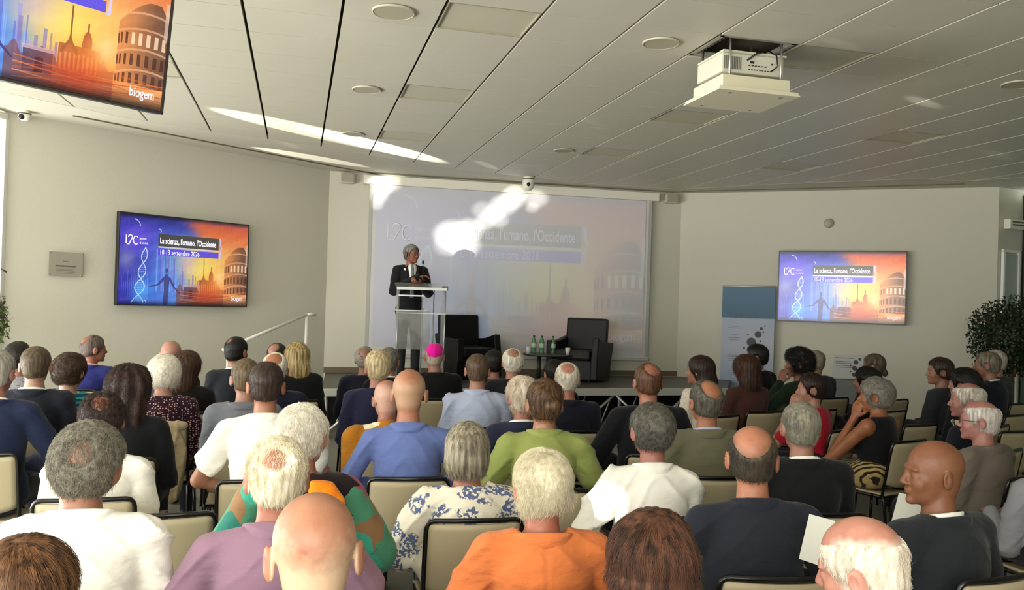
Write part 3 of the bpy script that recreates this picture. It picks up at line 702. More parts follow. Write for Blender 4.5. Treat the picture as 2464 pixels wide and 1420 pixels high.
ll_.new(tr.outputs[0], mx.inputs[1]); ll_.new(gl.outputs[0], mx.inputs[2]); ll_.new(mx.outputs[0], nn_['Material Output'].inputs[0])
m = L0+gd*GL/2; MB().box((m.x, m.y, 1.7), (GL, .008, 3.3), math.atan2(gd.y, gd.x)).build('glass_pane', pm, wo)
# right glass front beyond the column, dark greenery behind it
fr = MB(); a = Vector((7.15, 11.68, 0)); b = Vector((8.0, 8.0, 0)); d = b-a; L_ = d.length; rz = math.atan2(d.y, d.x)
for k in range(4): p = a+d*k/3; fr.box((p.x+.03, p.y, 1.7), (.07, .07, 3.4))
fr.box(((a+b)/2)+Vector((0, 0, 1.1)), (L_, .06, .06), rz); fr.box(((a+b)/2)+Vector((0, 0, 3.0)), (L_, .06, .08), rz)
wo = tag(fr.build('window_2', pmat('dark_frame', '2f332e', .5)), kind='structure')
MB().box(((a+b)/2)+Vector((0, 0, 1.7)), (L_, .01, 3.2), rz).build('glass_pane', pmat('green_tinted_glass', '5c7468', .15, spec=.6), wo)

# ------------------------------------------------------------------ the event slide shown on every display
def paint(W=640, H=360):
    u = (np.arange(W)+.5)/W; v = (np.arange(H)+.5)/H; U, V = np.meshgrid(u, v); X, Y = U*16, V*9
    hexc = lambda s: np.array([int(s[i:i+2], 16)/255 for i in (0, 2, 4)])
    def lerp(a, b, t): return a*(1-t[..., None])+b*t[..., None]
    ss = lambda a, b, x: np.clip((x-a)/(b-a), 0, 1)**2*(3-2*np.clip((x-a)/(b-a), 0, 1))
    n = rngnoise(np.stack([X.ravel(), Y.ravel()*2, 0*X.ravel()], 1), 1.1, 4, 4).reshape(X.shape)
    n2 = rngnoise(np.stack([X.ravel(), Y.ravel(), 0*X.ravel()], 1), 5, 9, 3).reshape(X.shape)
    left = lerp(hexc('3b3aa8'), hexc('5f8fe0'), ss(.05, .45, U)*ss(0, .4, V)); right = lerp(hexc('d8643c'), hexc('f2b06a'), ss(0.05, .5, V))
    img = lerp(left, right, ss(.42, .66, U+.06*n)); img = lerp(img, hexc('2a2c6a'), .8*(1-ss(0, .16, V+.05*n))*(1-ss(.35, .6, U)))
    img = lerp(img, hexc('8c4a6a'), .6*(1-ss(0, .12, V))*ss(.5, .7, U))
    def glow(cx, cy, r, col, a, ex=1):
        nonlocal img; dd = np.sqrt((X-cx*16)**2/ex+(Y-cy*9)**2); img = lerp(img, hexc(col), a*np.exp(-(dd/r)**2))
    glow(.60, .58, 2.2, 'f4e06a', .95, 1.6); glow(.50, .50, 1.4, 'e8b8b8', .6); glow(.12, .27, 1.5, '7d5ff0', .7, 2); glow(.36, .75, 2.2, '4f8af0', .6); glow(.17, .85, 1.2, '3fb0ff', .7)
    glow(.05, .5, 1.0, 'aab4c4', .5)
    def shape(mask, col, a=1.0):
        nonlocal img; img = lerp(img, hexc(col), mask.astype(float)*a)
    rs = np.random.RandomState(5)
    for k in range(26):                        # glass towers
        x0 = .27+.012*k*1.05+rs.uniform(-.01, .01); wd = rs.uniform(.005, .014); top = .42+.30*ss(.28, .56, np.array(x0))+rs.uniform(-.09, .07)
        shape((U > x0) & (U < x0+wd) & (V > top) & (V < .85), ('8fb6ff', '5b62c8', '9a90e0', '7a6aa8')[k % 4], .55)
    for k in range(14):
        x0 = .02+.014*k; shape((U > x0) & (U < x0+.004) & (V > rs.uniform(.6, .75)) & (V < .95), 'c0c8ff', .30)
    sky = .80-.03*np.sin(U*60)-.02*np.sin(U*143); shape((V > sky) & (U > .42) & (U < .80), '7a4a4a', .7)
    # pediment building, dome, arch
    shape((np.abs(U-.53) < .05) & (V > .77) & (V < .93), '54425c', .85); shape((np.abs(U-.53) < .055) & (V > .765) & (V < .79), 'c9b0c0', .8); shape((np.abs(U-.535) < .014) & (V > .83) & (V < .93), '2a2440', .9)
    shape((np.abs(U-.67) < .075) & (V > .70) & (V < .86), 'a85a3a', .9)
    for k in range(9): shape((np.abs(U-(.605+.016*k)) < .0035) & (V > .75) & (V < .86), 'f0b080', .6)
    shape(((U-.695)**2/.018**2+(V-.68)**2/.09**2 < 1) & (V < .70), 'a05038', .95); shape((np.abs(U-.695) < .003) & (V > .54) & (V < .60), '8a4030', .9)
    tw = .003+.030*ss(.62, .76, V)**1.6; shape((np.abs(U-.634) < tw) & (V > .45) & (V < .76) & ~((np.abs(U-.634) < tw-.012) & (V > .70)), '8a5a3a', .95)
    glow(.762, .70, .75, 'fff6c0', 1.0); glow(.74, .78, 1.6, 'ff8a2a', .55, 2)
    # amphitheatre
    cx, rx = .93, .125; xx = (U-cx)/rx; base_top = .28+.18*np.clip(-xx, 0, 1)**1.6+.9*np.clip(U-.965, 0, 1)*3
    col = (xx > -1) & (U < 1) & (V > base_top) & (V < .86)
    img = lerp(img, lerp(hexc('d98a50'), hexc('6a4a3e'), ss(.80, 1.0, U)), col*.95)
    for r0, r1 in ((.50, .585), (.645, .725), (.775, .85)):
        for k in range(8):
            th = -1.35+.26*k; ux = cx+rx*math.sin(th)*1.0; wd = .0075*max(.35, math.cos(th)); sl = .05*(1-math.cos(th))
            shape(col & (np.abs(U-ux) < wd) & (V > r0+sl) & (V < r1+sl*.6), 'ffe2b8' if r0 < .6 and k > 2 else '4a2c22', .75)
    for vv in (.36, .47, .61, .75): shape(col & (np.abs(V-vv-.05*xx**2) < .007), 'f0b888', .6)
    shape((U > .985) & (V > .25) & (V < .52), 'd9c0b0', .7)
    # figure seen from behind, arms spread
    def seg(x1, y1, x2, y2, r1, r2):
        ax, ay, bx, by = x1*16, y1*9, x2*16, y2*9; t = np.clip(((X-ax)*(bx-ax)+(Y-ay)*(by-ay))/((bx-ax)**2+(by-ay)**2), 0, 1)
        return np.hypot(X-ax-t*(bx-ax), Y-ay-t*(by-ay)) < r1+(r2-r1)*t
    fig = seg(.345, .60, .345, .62, .17, .15)|seg(.345, .65, .345, .69, .09, .3)|seg(.33, .71, .36, .71, .22, .22)|seg(.345, .72, .345, .84, .36, .24)|seg(.345, .84, .34, .97, .26, .30)|seg(.325, .70, .285, .77, .15, .11)|seg(.285, .77, .215, .80, .10, .05)|seg(.368, .70, .405, .80, .15, .10)|seg(.405, .80, .445, .865, .09, .05)
    shape(fig, '3a3a78', .82); shape(seg(.345, .74, .345, .95, .2, .16), '5a4a6a', .6)
    # double helix
    for k in range(240):
        t = k/240; vy = .36+.62*t; off = .034*math.sin(t*11)*(.5+.7*t); cxh = .185-.05*t
        for sgn in (1, -1): shape((np.abs(U-(cxh+sgn*off)) < .0035) & (np.abs(V-vy) < .003), 'd0dcff' if t < .7 else '9fe0ff', .8)
        if k % 8 == 0: shape((np.abs(U-cxh) < abs(off)) & (np.abs(V-vy) < .0035), '8fc8ff', .6)
    for x1, y1 in ((.10, .07), (.285, .14), (.19, .95)):
        dd = np.hypot(X-x1*16, (Y-(y1+.06)*9)); shape((dd > .62) & (dd < .72) & (X > x1*16) & (Y < (y1+.06)*9) if x1 < .15 else (np.hypot(X-x1*16, Y-(y1+.02)*9) < .2) & (np.hypot(X-x1*16+.08, Y-(y1+.02)*9-.05) > .17), 'd8dcf4', .8)
    # ground streaks
    for k in range(10):
        yy = .84+.015*k; ph = rs.uniform(0, 6); band_ = np.abs(V-(yy+.03*np.sin(U*7+ph)+.10*(U-.75)**2)) < .004
        shape(band_ & (U > .45), ('ff9a50', 'e86a30', 'c03a2a', 'ffc080')[k % 4], .5)
    img = lerp(img, hexc('402a30'), .55*ss(.84, 1.0, V)*ss(.40, .6, U)); glow(.66, .90, 1.0, 'c8402a', .6, 4)
    img += (.03*n2)[..., None]
    vg = ss(0, .05, V)*ss(0, .06, 1-V); img *= (.55+.45*vg)[..., None]
    # title boxes and brace
    shape((U > .275) & (U < .75) & (V > .195) & (V < .335), '4c4a44', .96); shape((U > .275) & (U < .75) & (V > .335) & (V < .352), 'd8d0d8', .9)
    shape((U > .275) & (U < .75) & (V > .362) & (V < .437), '5b4fe0', .95)
    bx = .765+.012*np.exp(-((V-.31)/.02)**2); shape((np.abs(U-bx) < .005) & (V > .20) & (V < .44), 'cfc4ea', .95); shape((U > .752) & (U < .765) & ((np.abs(V-.20) < .008)|(np.abs(V-.44) < .008)), 'cfc4ea', .95)
    img = np.clip(img, 0, 1)
    lin = np.where(img <= .04045, img/12.92, ((img+.055)/1.055)**2.4); return lin
def picture_mesh(W=640, H=360):
    img = paint(W, H); X, Z = np.meshgrid(np.linspace(0, 1, W+1), np.linspace(1, 0, H+1)); co = np.stack([X, 0*X, Z], -1).reshape(-1, 3)
    i = np.arange(W*H); r, c = i//W, i % W; a = r*(W+1)+c; q = np.stack([a+W+1, a+W+2, a+1, a], -1)
    me = bpy.data.meshes.new('picture'); me.vertices.add(len(co)); me.vertices.foreach_set('co', co.astype(np.float32).ravel())
    me.loops.add(4*W*H); me.loops.foreach_set('vertex_index', q.astype(np.int32).ravel()); me.polygons.add(W*H); me.polygons.foreach_set('loop_start', np.arange(0, 4*W*H, 4, dtype=np.int32)); me.update(calc_edges=True)
    att = me.attributes.new('slide', 'FLOAT_COLOR', 'FACE'); rgba = np.ones((W*H, 4), np.float32); rgba[:, :3] = img.reshape(-1, 3); att.data.foreach_set('color', rgba.ravel()); return me
PIC = picture_mesh()
def slidemat(name, strength, base, rough, mix=1.0):
    m = pmat(name, base, rough, spec=.5 if rough < .4 else .1); n, l, b = nodes(m); a = n.new('ShaderNodeAttribute'); a.attribute_name = 'slide'
    b.inputs['Emission Strength'].default_value = strength
    if strength < .5:       # the projector washes out towards yellow-green
        mx = n.new('ShaderNodeMix'); mx.data_type = 'RGBA'; mx.blend_type = 'MULTIPLY'; mx.inputs[0].default_value = 1; mx.inputs[7].default_value = (.82, 1.08, .9, 1); l.new(a.outputs['Color'], mx.inputs[6]); l.new(mx.outputs[2], b.inputs['Emission Color'])
    else: l.new(a.outputs['Color'], b.inputs['Emission Color'])
    return m
TXT = {}
def textobj(s, W, H, u, v, size, mat, parent, name='lettering', y=-.004, stretch=1.0, bold=0.0, spacing=1.0):
    key = (s, round(size, 4), round(bold, 4), mat.name)
    if key not in TXT:
        cu = bpy.data.curves.new(name, 'FONT'); cu.body = s; cu.size = size; cu.offset = bold; cu.space_character = spacing; cu.fill_mode = 'FRONT'; cu.resolution_u = 3
        t = bpy.data.objects.new('t', cu); C.objects.link(t); bpy.context.view_layer.update()
        me = bpy.data.meshes.new_from_object(t.evaluated_get(bpy.context.evaluated_depsgraph_get())); bpy.data.objects.remove(t); bpy.data.curves.remove(cu)
        me.materials.clear(); me.materials.append(mat); TXT[key] = me
    o = bpy.data.objects.new(name, TXT[key]); C.objects.link(o); o.parent = parent
    o.location = (u*W-W/2, y, H/2-v*H); o.rotation_euler = (math.pi/2, 0, 0); o.scale = (stretch, 1, 1); return o
def slide(root, W, H, mat, lmat, yy=0):
    p = link_mesh('picture', PIC, None, root)
    if not PIC.materials: PIC.materials.append(mat)
    p.material_slots[0].link = 'OBJECT'; p.material_slots[0].material = mat
    p.location = (-W/2, yy, -H/2); p.scale = (W, 1, H)
    k = W/1.7
    textobj("La scienza, l'umano, l'Occidente", W, H, .285, .302, .100*k, lmat, root, y=yy-.004, stretch=.585, bold=.002*k)
    textobj("10-13 settembre 2026", W, H, .285, .428, .088*k, lmat, root, y=yy-.004, stretch=.66)
    textobj("biogem", W, H, .865, .935, .085*k, lmat, root, y=yy-.004, stretch=.70)
    # ligature logo drawn as strokes: L, 2 and C running into each other
    lo = MB(); P = lambda a, b: (a*W-W/2, yy-.005, H/2-b*H); r = .0055*k
    lo.tube([P(.043, .235), P(.043, .325), P(.052, .335), P(.066, .335)], r, 6)
    lo.tube([P(.072+.014*math.cos(a), .255+.022*math.sin(a)) for a in np.linspace(-3.3, .5, 9)]+[P(.066, .325), P(.060, .337)], r, 6)
    lo.tube([P(.112+.019*math.cos(a), .288+.045*math.sin(a)) for a in np.linspace(-.9, -5.4, 13)], r, 6)
    lg = lo.build('logo', lmat, root); lg.scale = (1, .05, 1); lg.location = (0, (yy-.005)*.95, 0)
    textobj("lezioni", W, H, .137, .275, .036*k, lmat, root, y=yy-.004, stretch=.9); textobj("di civilt\u00e0", W, H, .137, .325, .036*k, lmat, root, y=yy-.004, stretch=.9)
M_tv = slidemat('television_picture', .95, '050505', .16); M_tvt = pmat('slide_lettering', 'ffffff', .4, emit='e4dcff', es=.9)
M_tv2 = slidemat('television_picture_bright', 1.15, '050505', .16)
def television(loc, rz, W, H, mat, label, tilt=0, mount=True):
    o = empty('television', loc, rz); o.rotation_euler = (tilt, 0, rz)
    slide(o, W-.03, H-.03, mat, M_tvt, -.032)
    MB().box((0, 0, 0), (W, .06, H), bev=.006).build('housing', M_black, o)
    b_ = MB()
    for s in (-1, 1): b_.box((s*(W/2-.006), -.031, 0), (.012, .012, H)); b_.box((0, -.031, s*(H/2-.006)), (W, .012, .012))
    b_.build('bezel', pmat('bezel_grey', '3a3836', .3), o)
    if mount: MB().box((0, .055, 0), (.5, .05, .4)).build('wall_mount', M_black, o)
    return tag(o, label, 'television', 'televisions showing the event slide')
dL = (L1-L0); azL = math.atan2(dL.y, dL.x); nL = Vector((dL.y, -dL.x, 0)).normalized()
cL = Vector((-4.01, 10.075, 2.045)); television(cL+nL*.085, azL, 1.70, 1.06, M_tv, 'wall television on the left wall showing the blue and orange event slide')
dR = (R1-R0); azR = math.atan2(dR.y, dR.x); nR = Vector((dR.y, -dR.x, 0)).normalized()
cR = Vector((4.815, 12.195, 2.05)); television(cR+nR*.085, azR, 1.74, 1.05, M_tv2, 'wall television on the right wall, to the right of the blue roll-up banner')
# hanging television, top left
azH = math.radians(90-36); Wd, Hd = 1.36, .765; br = at(383, 276, 4.4); rx = Vector((math.cos(azH), math.sin(azH), 0)); til = math.radians(7)
upv = Vector((math.sin(azH)*math.sin(til), -math.cos(azH)*math.sin(til), math.cos(til)))
hc_ = br-rx*Wd/2+upv*Hd/2; tv = television(hc_, azH, Wd, Hd, M_tv2, 'television hung from the ceiling in the top left corner, tilted down', tilt=til, mount=False)
mm = MB(); nb = Vector((-math.sin(azH), math.cos(azH), 0)); mm.box((0, .06, 0), (.30, .05, .30)); mm.cyl((0, .11, -.05), (0, .14+.08, max(.45, CEIL-hc_.z+.02)), .02); mm.build('ceiling_mount', M_black, tv)
# ------------------------------------------------------------------ projection screen
dS = (R0-L1).normalized(); azS = math.atan2(dS.y, dS.x); nS = Vector((dS.y, -dS.x, 0))
sc_c = (Vector((-2.10, 11.98, 0))+Vector((2.10, 12.95, 0)))/2
so = tag(empty('projection_screen', sc_c+nS*.10, azS), 'wide white projection screen with washed-out slide behind the stage', 'projection screen')
MB().box((0, 0, 3.37), (4.50, .13, .125), bev=.01).build('screen_housing', M_white, so)
MB().box((0, .01, 2.10), (4.32, .004, 2.44)).build('screen_fabric', pmat('screen_white', 'd4d4d2', .8, spec=.1), so)
for s in (-1, 1): MB().box((s*2.135, .006, 2.10), (.05, .004, 2.40)).build('screen_border', pmat('screen_border_grey', 'b4b4ae', .8), so)
MB().box((0, .01, .86), (4.34, .03, .035)).cyl((-2.19, .01, .86), (2.19, .01, .86), .012).build('hem_bar', pmat('hem_white', 'c8c8c4', .5), so)
pr = empty('projected_slide', (0, 0, 2.15), 0, so); slide(pr, 4.12, 2.31, slidemat('projected_picture', .13, 'cbcbd0', .85), pmat('projected_lettering', 'cfcfd4', .8, emit='dde0ee', es=.10), 0)
# wall cabinets: speakers, cameras, sensor, plaque
def wall_speaker(p, label, n_, az):
    o = tag(empty('wall_speaker', p+n_*.005, az), label, 'speaker', 'white wall speakers')
    MB().box((0, -.06, 0), (.22, .12, .15), bev=.035).build('cabinet', pmat('speaker_white', 'c8c4b2', .5), o)
    MB().box((0, -.122, 0), (.18, .012, .115), bev=.005).build('grille', pmat('speaker_grille', 'a5a292', .8), o)
wall_speaker(Vector((-2.41, 11.90, 3.375)), 'rounded wall speaker left of the screen housing', nS, azS)
wall_speaker(Vector((2.42, 13.02, 3.37)), 'rounded wall speaker right of the screen housing', nS, azS)
def dome(p, label, r=.075, h=.15):
    o = tag(empty('dome_camera', p), label, 'camera', 'white surveillance cameras')
    MB().cyl((0, 0, -.03), (0, 0, 0), r*.9, seg=20).lathe([(r*.9, -.03), (r, -.05), (r, -h*.6), (r*.9, -h*.8), (r*.5, -h), (.001, -h-.005)]).build('body', M_white, o)
    MB().lathe([(.001, -h*.5-.03), (.022, -h*.5-.02), (.028, -h*.5), (.022, -h*.5+.02), (.001, -h*.5+.03)], (0, -r*.93, -.02), 12).build('lens', M_black, o)
    MB().cyl((0, 0, -.034), (0, 0, -.028), r*1.02, seg=20).build('ring', M_black, o)
dome(onz(1272, 426, CEIL), 'white dome camera on the ceiling in front of the screen housing', .085, .19)
dome(onz(60, 267, CEIL-.0), 'small white dome camera in the upper left corner of the room', .06, .10)
o = tag(empty('smoke_detector', cR*0+Vector((4.64, 12.265, 2.99)), azR), 'small round detector on the right wall above the television', 'detector')
MB().lathe([(.001, 0), (.07, 0), (.068, .03), (.05, .045), (.001, .05)], seg=20).build('cover', pmat('detector_grey', 'aaa891', .5), o).rotation_euler = (math.pi/2, 0, 0)
for px, py, r in ((947, 28, .135), (883, 215, .125), (850, 322, .12), (1590, 103, .125), (1357, 362, .12), (2452, 202, .125)):
    o = tag(empty('ceiling_speaker', onz(px, py, CEIL-.004)), {947: 'round ceiling speaker at the top edge, nearest of the left row', 883: 'round ceiling speaker in the middle of the left row', 850: 'round ceiling speaker in the sunlit streak, farthest of the left row', 1590: 'round ceiling speaker left of the projector', 1357: 'faint round ceiling speaker between projector and dome camera', 2452: 'round ceiling speaker at the right picture edge'}[px], 'speaker', 'round ceiling speakers')
    MB().lathe([(r, 0), (r, -.006), (r*.93, -.012), (r*.90, -.006), (r*.90, 0)], seg=32, cap=False).build('rim', pmat('rim_cream', 'bdb9a4', .5), o)
    MB().cyl((0, 0, -.009), (0, 0, -.001), r*.895, seg=32).build('grille', pmat('grille_cream', 'a8a48e', .8), o)
o = tag(empty('wall_plaque', (Vector((-4.84, 8.98, 1.95)))+nL*.01, azL), 'engraved metal plaque on standoffs on the left wall', 'plaque')
MB().box((0, -.02, 0), (.36, .006, .26), bev=.002).build('plate', pmat('brushed_plate', 'b4b0a2', .4, .3), o)
mb = MB()
for sx in (-1, 1):
    for sz in (-1, 1): mb.cyl((sx*.165, .0, sz*.115), (sx*.165, -.027, sz*.115), .007)
mb.build('standoff', M_steel, o)
mb = MB(); rs = random.Random(3)
for z, wd, h in ((.03, .06, .006), (-.022, .22, .018), (-.055, .20, .004), (-.07, .19, .004), (-.085, .20, .004), (-.10, .15, .004)): mb.box((0, -.0236, z), (wd, .0015, h))
mb.build('engraving', pmat('engraving_grey', '6e6a5c', .6), o)
# column detail at the far right
dC = (R2-R1).normalized(); azC = math.atan2(dC.y, dC.x); nC = Vector((dC.y, -dC.x, 0))
o = tag(empty('wall_air_unit', R1+dC*.24+Vector((0, 0, 2.97))+nC*.01, azC), 'small white ventilation unit high on the right column', 'ventilation unit')
MB().box((0, -.05, 0), (.30, .10, .14), bev=.01).build('casing', M_white, o); MB().box((.02, -.101, -.01), (.24, .006, .02)).box((.02, -.101, .03), (.24, .006, .02)).build('slot', pmat('slot_brown', '6b6652', .6), o)
o = tag(empty('door_1', R1+dC*.25+nC*.008, azC), kind='structure')
MB().box((0, -.012, 1.28), (.30, .02, 2.55)).build('door_leaf', pmat('glazed_leaf', 'aab0a8', .2, spec=.7), o)
mb = MB(); [mb.box((s*.165, -.02, 1.30), (.035, .04, 2.60)) for s in (-1, 1)]; mb.box((0, -.02, 2.60), (.365, .04, .035)); mb.build('door_frame', pmat('bright_frame', 'f4f4ee', .3), o)
# projector lift
po = tag(empty('projector', grid(GX0+GSX*6.5, GY0+GSY*-.5, 0), YAW), 'white projector on a lowered ceiling lift with cables at its back', 'projector')
C3 = CEIL; mb = MB()
mb.box((.0, .02, 3.335), (.46, .36, .13), bev=.01); mb.box((.0, .0, 3.405), (.47, .37, .012)); mb.build('body', pmat('projector_cream', 'd6d4c2', .4), po)
mb = MB(); [mb.box((-.215+.012*k, -.162, 3.335), (.005, .006, .085)) for k in range(11)]; mb.build('vent_grille', pmat('vent_dark', '6d6c60', .6), po)
mb = MB(); rs = random.Random(4)
for k in range(9): mb.box((-.03+.02*k, -.162, 3.300), (.010, .006, .006))
for k in range(6): mb.box((-.03+.024*k, -.162, 3.328), (.014, .006, .006))
mb.box((-.01, -.162, 3.35), (.03, .008, .014)); mb.box((.14, -.162, 3.35), (.01, .008, .01)); mb.build('connector_panel', pmat('ports_dark', '2d2c28', .5), po)
mb = MB(); [mb.cyl((sx*.19, sy, 3.12), (sx*.19, sy, CEIL+.1), .009) for sx in (-1, 1) for sy in (-.19, .2)]; mb.build('lift_rod', M_steel, po)
mb = MB(); mb.tube([(-.05, -.165, 3.36), (.0, -.20, 3.40), (.06, -.19, 3.42), (.10, -.12, 3.46)], .006); mb.tube([(.12, -.12, 3.46), (.15, -.20, 3.40), (.16, -.20, 3.33), (.13, -.168, 3.30)], .005); mb.build('cable', M_black, po)
to = tag(empty('lift_tray', grid(GX0+GSX*6.5, GY0+GSY*-.5, 0), YAW), 'stepped cream ceiling panel hanging below the projector', 'ceiling panel')
MB().box((.0, .0, 3.19), (.50, .42, .10), bev=.004).build('tray_box', pmat('tray_cream', 'e2ddc0', .5), to); MB().box((0, 0, 3.142), (.585, .50, .022), bev=.004).box((0, 0, 3.128), (.60, .515, .008)).build('tray_flange', MATS['tray_cream'], to)
fo = tag(empty('ceiling_bracket', grid(GX0+GSX*6.5, GY0+GSY*-.5, 0), YAW), 'slotted metal frame lining the open ceiling tile above the projector', 'lift frame')
mb = MB(); [mb.box((s*.265, 0, CEIL+.02), (.03, .46, .03)) for s in (-1, 1)]; [mb.box((0, s*.225, CEIL+.02), (.56, .03, .03)) for s in (-1, 1)]; [mb.box((-.22, -.2+.05*k, CEIL+.04), (.06, .02, .02)) for k in range(9)]; mb.build('frame', pmat('frame_grey', 'b9b6a6', .4, .3), fo)
# ------------------------------------------------------------------ stage
HS = .60
st = tag(empty('stage', (0, 0, 0)), 'low stage with dark deck, metal edge and cross-braced frame', 'stage')
fa, fb = Vector((-2.20, 9.80, 0)), Vector((2.98, 11.33, 0)); fd = (fb-fa).normalized(); fn = Vector((-fd.y, fd.x, 0))
ba, bb = Vector((-2.62, 11.83, 0)), Vector((2.70, 13.0, 0)); bb2 = Vector((3.35, 12.60, 0))
M_deck = pmat('stage_deck', '4e4c46', .4, spec=.4); noisebump(M_deck, 60, .001)
MB().poly([fa+fn*.04, fb+fn*.04, bb2, bb, ba], HS-.05, HS).build('deck', M_deck, st)
mid = (fa+fb)/2; az = math.atan2(fd.y, fd.x); Lf = (fb-fa).length
MB().box((mid.x, mid.y, HS-.045), (Lf, .05, .09), az, bev=.006).build('edge_rail', M_alu, st)
def on(t, off=0): return fa+fd*t+fn*off
for k in range(6):
    for off in (.08, 1.1):
        p = on(.05+(Lf-.1)*k/5, off); MB().cyl((p.x, p.y, 0), (p.x, p.y, HS-.05), .024).build('leg', M_alu, st)
for k in range(5):
    a_, b_ = .05+(Lf-.1)*k/5, .05+(Lf-.1)*(k+1)/5
    for t0, t1 in ((a_, a_+(b_-a_)*.5), (b_, a_+(b_-a_)*.5)):
        p, q = on(t0, .06), on(t1, .06); MB().cyl((p.x, p.y, .06), (q.x, q.y, HS-.08), .015).build('brace', M_alu, st)
    for t0 in np.linspace(a_+.15, b_-.15, 3):
        p, q = on(t0, .5), on(t0+.18, .5); MB().cyl((p.x, p.y, .08), (q.x, q.y, HS-.06), .009).build('brace', M_alu, st)
MB().poly([on(.05, 1.15), on(Lf-.05, 1.15), on(Lf-.05, 1.17), on(.05, 1.17)], 0, HS-.06).build('back_sheet', pmat('sheet_black', '0e0f0f', .95), st)  # plain black sheet added behind the legs to darken the underside
# steps with hand rail at the left end
ho = tag(empty('stair_handrail', (0, 0, 0)), 'white metal handrail rising to the left end of the stage', 'handrail')
A_, B_, D_ = at(536, 842, 9.6), at(738, 757, 10.6), at(759, 757, 10.72); M_rail = pmat('rail_white', 'f0efe6', .3, .2)
MB().tube([A_, B_], .020, 10).build('rail', M_rail, ho)
MB().tube([B_, D_], .020, 10).build('rail_end', M_rail, ho)
for P_, z0 in ((A_+(B_-A_)*.06, 0), (B_, 0)): MB().cyl((P_.x, P_.y, z0), (P_.x, P_.y, P_.z), .018).build('post', M_rail, ho)
for k in range(3):
    pass
# armchairs
M_lea = pmat('black_leather', '0d0d0e', .5, spec=.3); noisebump(M_lea, 8, .004)
def armchair(loc, rz, label):
    o = tag(empty('tub_armchair', loc, rz), label, 'armchair', 'black leather armchairs on the stage')   # faces local -Y
    # side shells: an arm that sweeps from high rear down to a flared front
    for s in (-1, 1):
        prof = [(-.30, 0), (-.33, .30), (-.42, .575), (-.20, .565), (.02, .56), (.30, .60), (.33, .30), (.30, 0)]
        bm_ = MB(); bm_.extr([(p[0], p[1]) for p in prof], -.05, .05); ob = bm_.build('arm', M_lea, o); ob.rotation_euler = (0, -s*.10, -math.pi/2*1.0); ob.location = (s*.33, 0, .0)
        md = ob.modifiers.new('b', 'BEVEL'); md.width = .02; md.segments = 3
        ob.location.x = s*.32
    MB().box((0, .31, .46), (.62, .12, .84), bev=.03, M=Matrix.Rotation(-.10, 4, 'X')).build('backrest', M_lea, o)
    MB().box((0, -.03, .37), (.54, .62, .14), bev=.035).build('seat_cushion', M_lea, o)
    MB().box((0, .0, .16), (.56, .58, .28), bev=.02).build('base', M_lea, o)
    for sx in (-1, 1):
        for sy in (-1, 1): MB().cyl((sx*.24, sy*.24, 0), (sx*.24, sy*.24, .03), .02).build('foot', M_black, o)
    return o
p = at(1126, 905, 11.75); armchair((p.x, p.y, HS), .55, 'black leather tub armchair beside the lectern')
p = at(1392, 905, 11.9); armchair((p.x, p.y, HS), -.42, 'black leather tub armchair right of the water bottles')
# table, bottles, cups
tz = at(1315, 851, 11.75).z; p = at(1318, 900, 11.75)
o = tag(empty('coffee_table', (p.x, p.y, HS)), 'small dark table with water bottles between the armchairs', 'table')
MB().lathe([(.001, 0), (.36, 0), (.37, .012), (.36, .024), (.001, .024)], (0, 0, tz-HS-.024), 40).build('table_top', pmat('table_dark', '33312c', .35), o)
for dx in (-.13, .09): MB().cyl((dx, 0, 0), (dx, 0, tz-HS-.02), .028).build('leg', pmat('table_leg', '3d3b36', .4, .4), o)
MB().box((-.02, 0, .012), (.5, .4, .024), bev=.006).build('foot_plate', pmat('table_leg', '3d3b36'), o)
M_bot = pmat('green_bottle', '74b088', .15, spec=.6); b = nodes(M_bot)[2]; b.inputs['Transmission Weight'].default_value = .45
for px, lab in ((1284, 'green plastic water bottle, leftmost of the three on the table'), (1303, 'green plastic water bottle, middle one of the three'), (1330, 'green plastic water bottle nearest the right armchair')):
    q = at(px, 850, 11.72); o = tag(empty('water_bottle', (q.x, q.y, tz)), lab, 'bottle', 'water bottles on the stage table')
    MB().lathe([(.001, 0), (.036, 0), (.037, .03), (.033, .06), (.037, .09), (.037, .15), (.030, .19), (.014, .22), (.013, .235), (.001, .236)]).build('bottle_body', M_bot, o)
    MB().lathe([(.0375, .085), (.0378, .086), (.0378, .14), (.0375, .141)]).build('bottle_label', pmat('bottle_label', 'b9c9b4', .6), o); MB().cyl((0, 0, .232), (0, 0, .252), .016).build('cap', pmat('cap_dark', '2a4a3a', .5), o)
for px, lab in ((1271, 'clear plastic cup left of the water bottles'), (1366, 'white plastic cup in front of the right armchair')):
    q = at(px, 850, 11.60); o = MB().lathe([(.001, 0), (.026, 0), (.037, .10), (.035, .10), (.024, .004), (.001, .004)]).build('plastic_cup', pmat('cup_white', 'd8d8d0', .4), None, (q.x, q.y, tz)); tag(o, lab, 'cup')
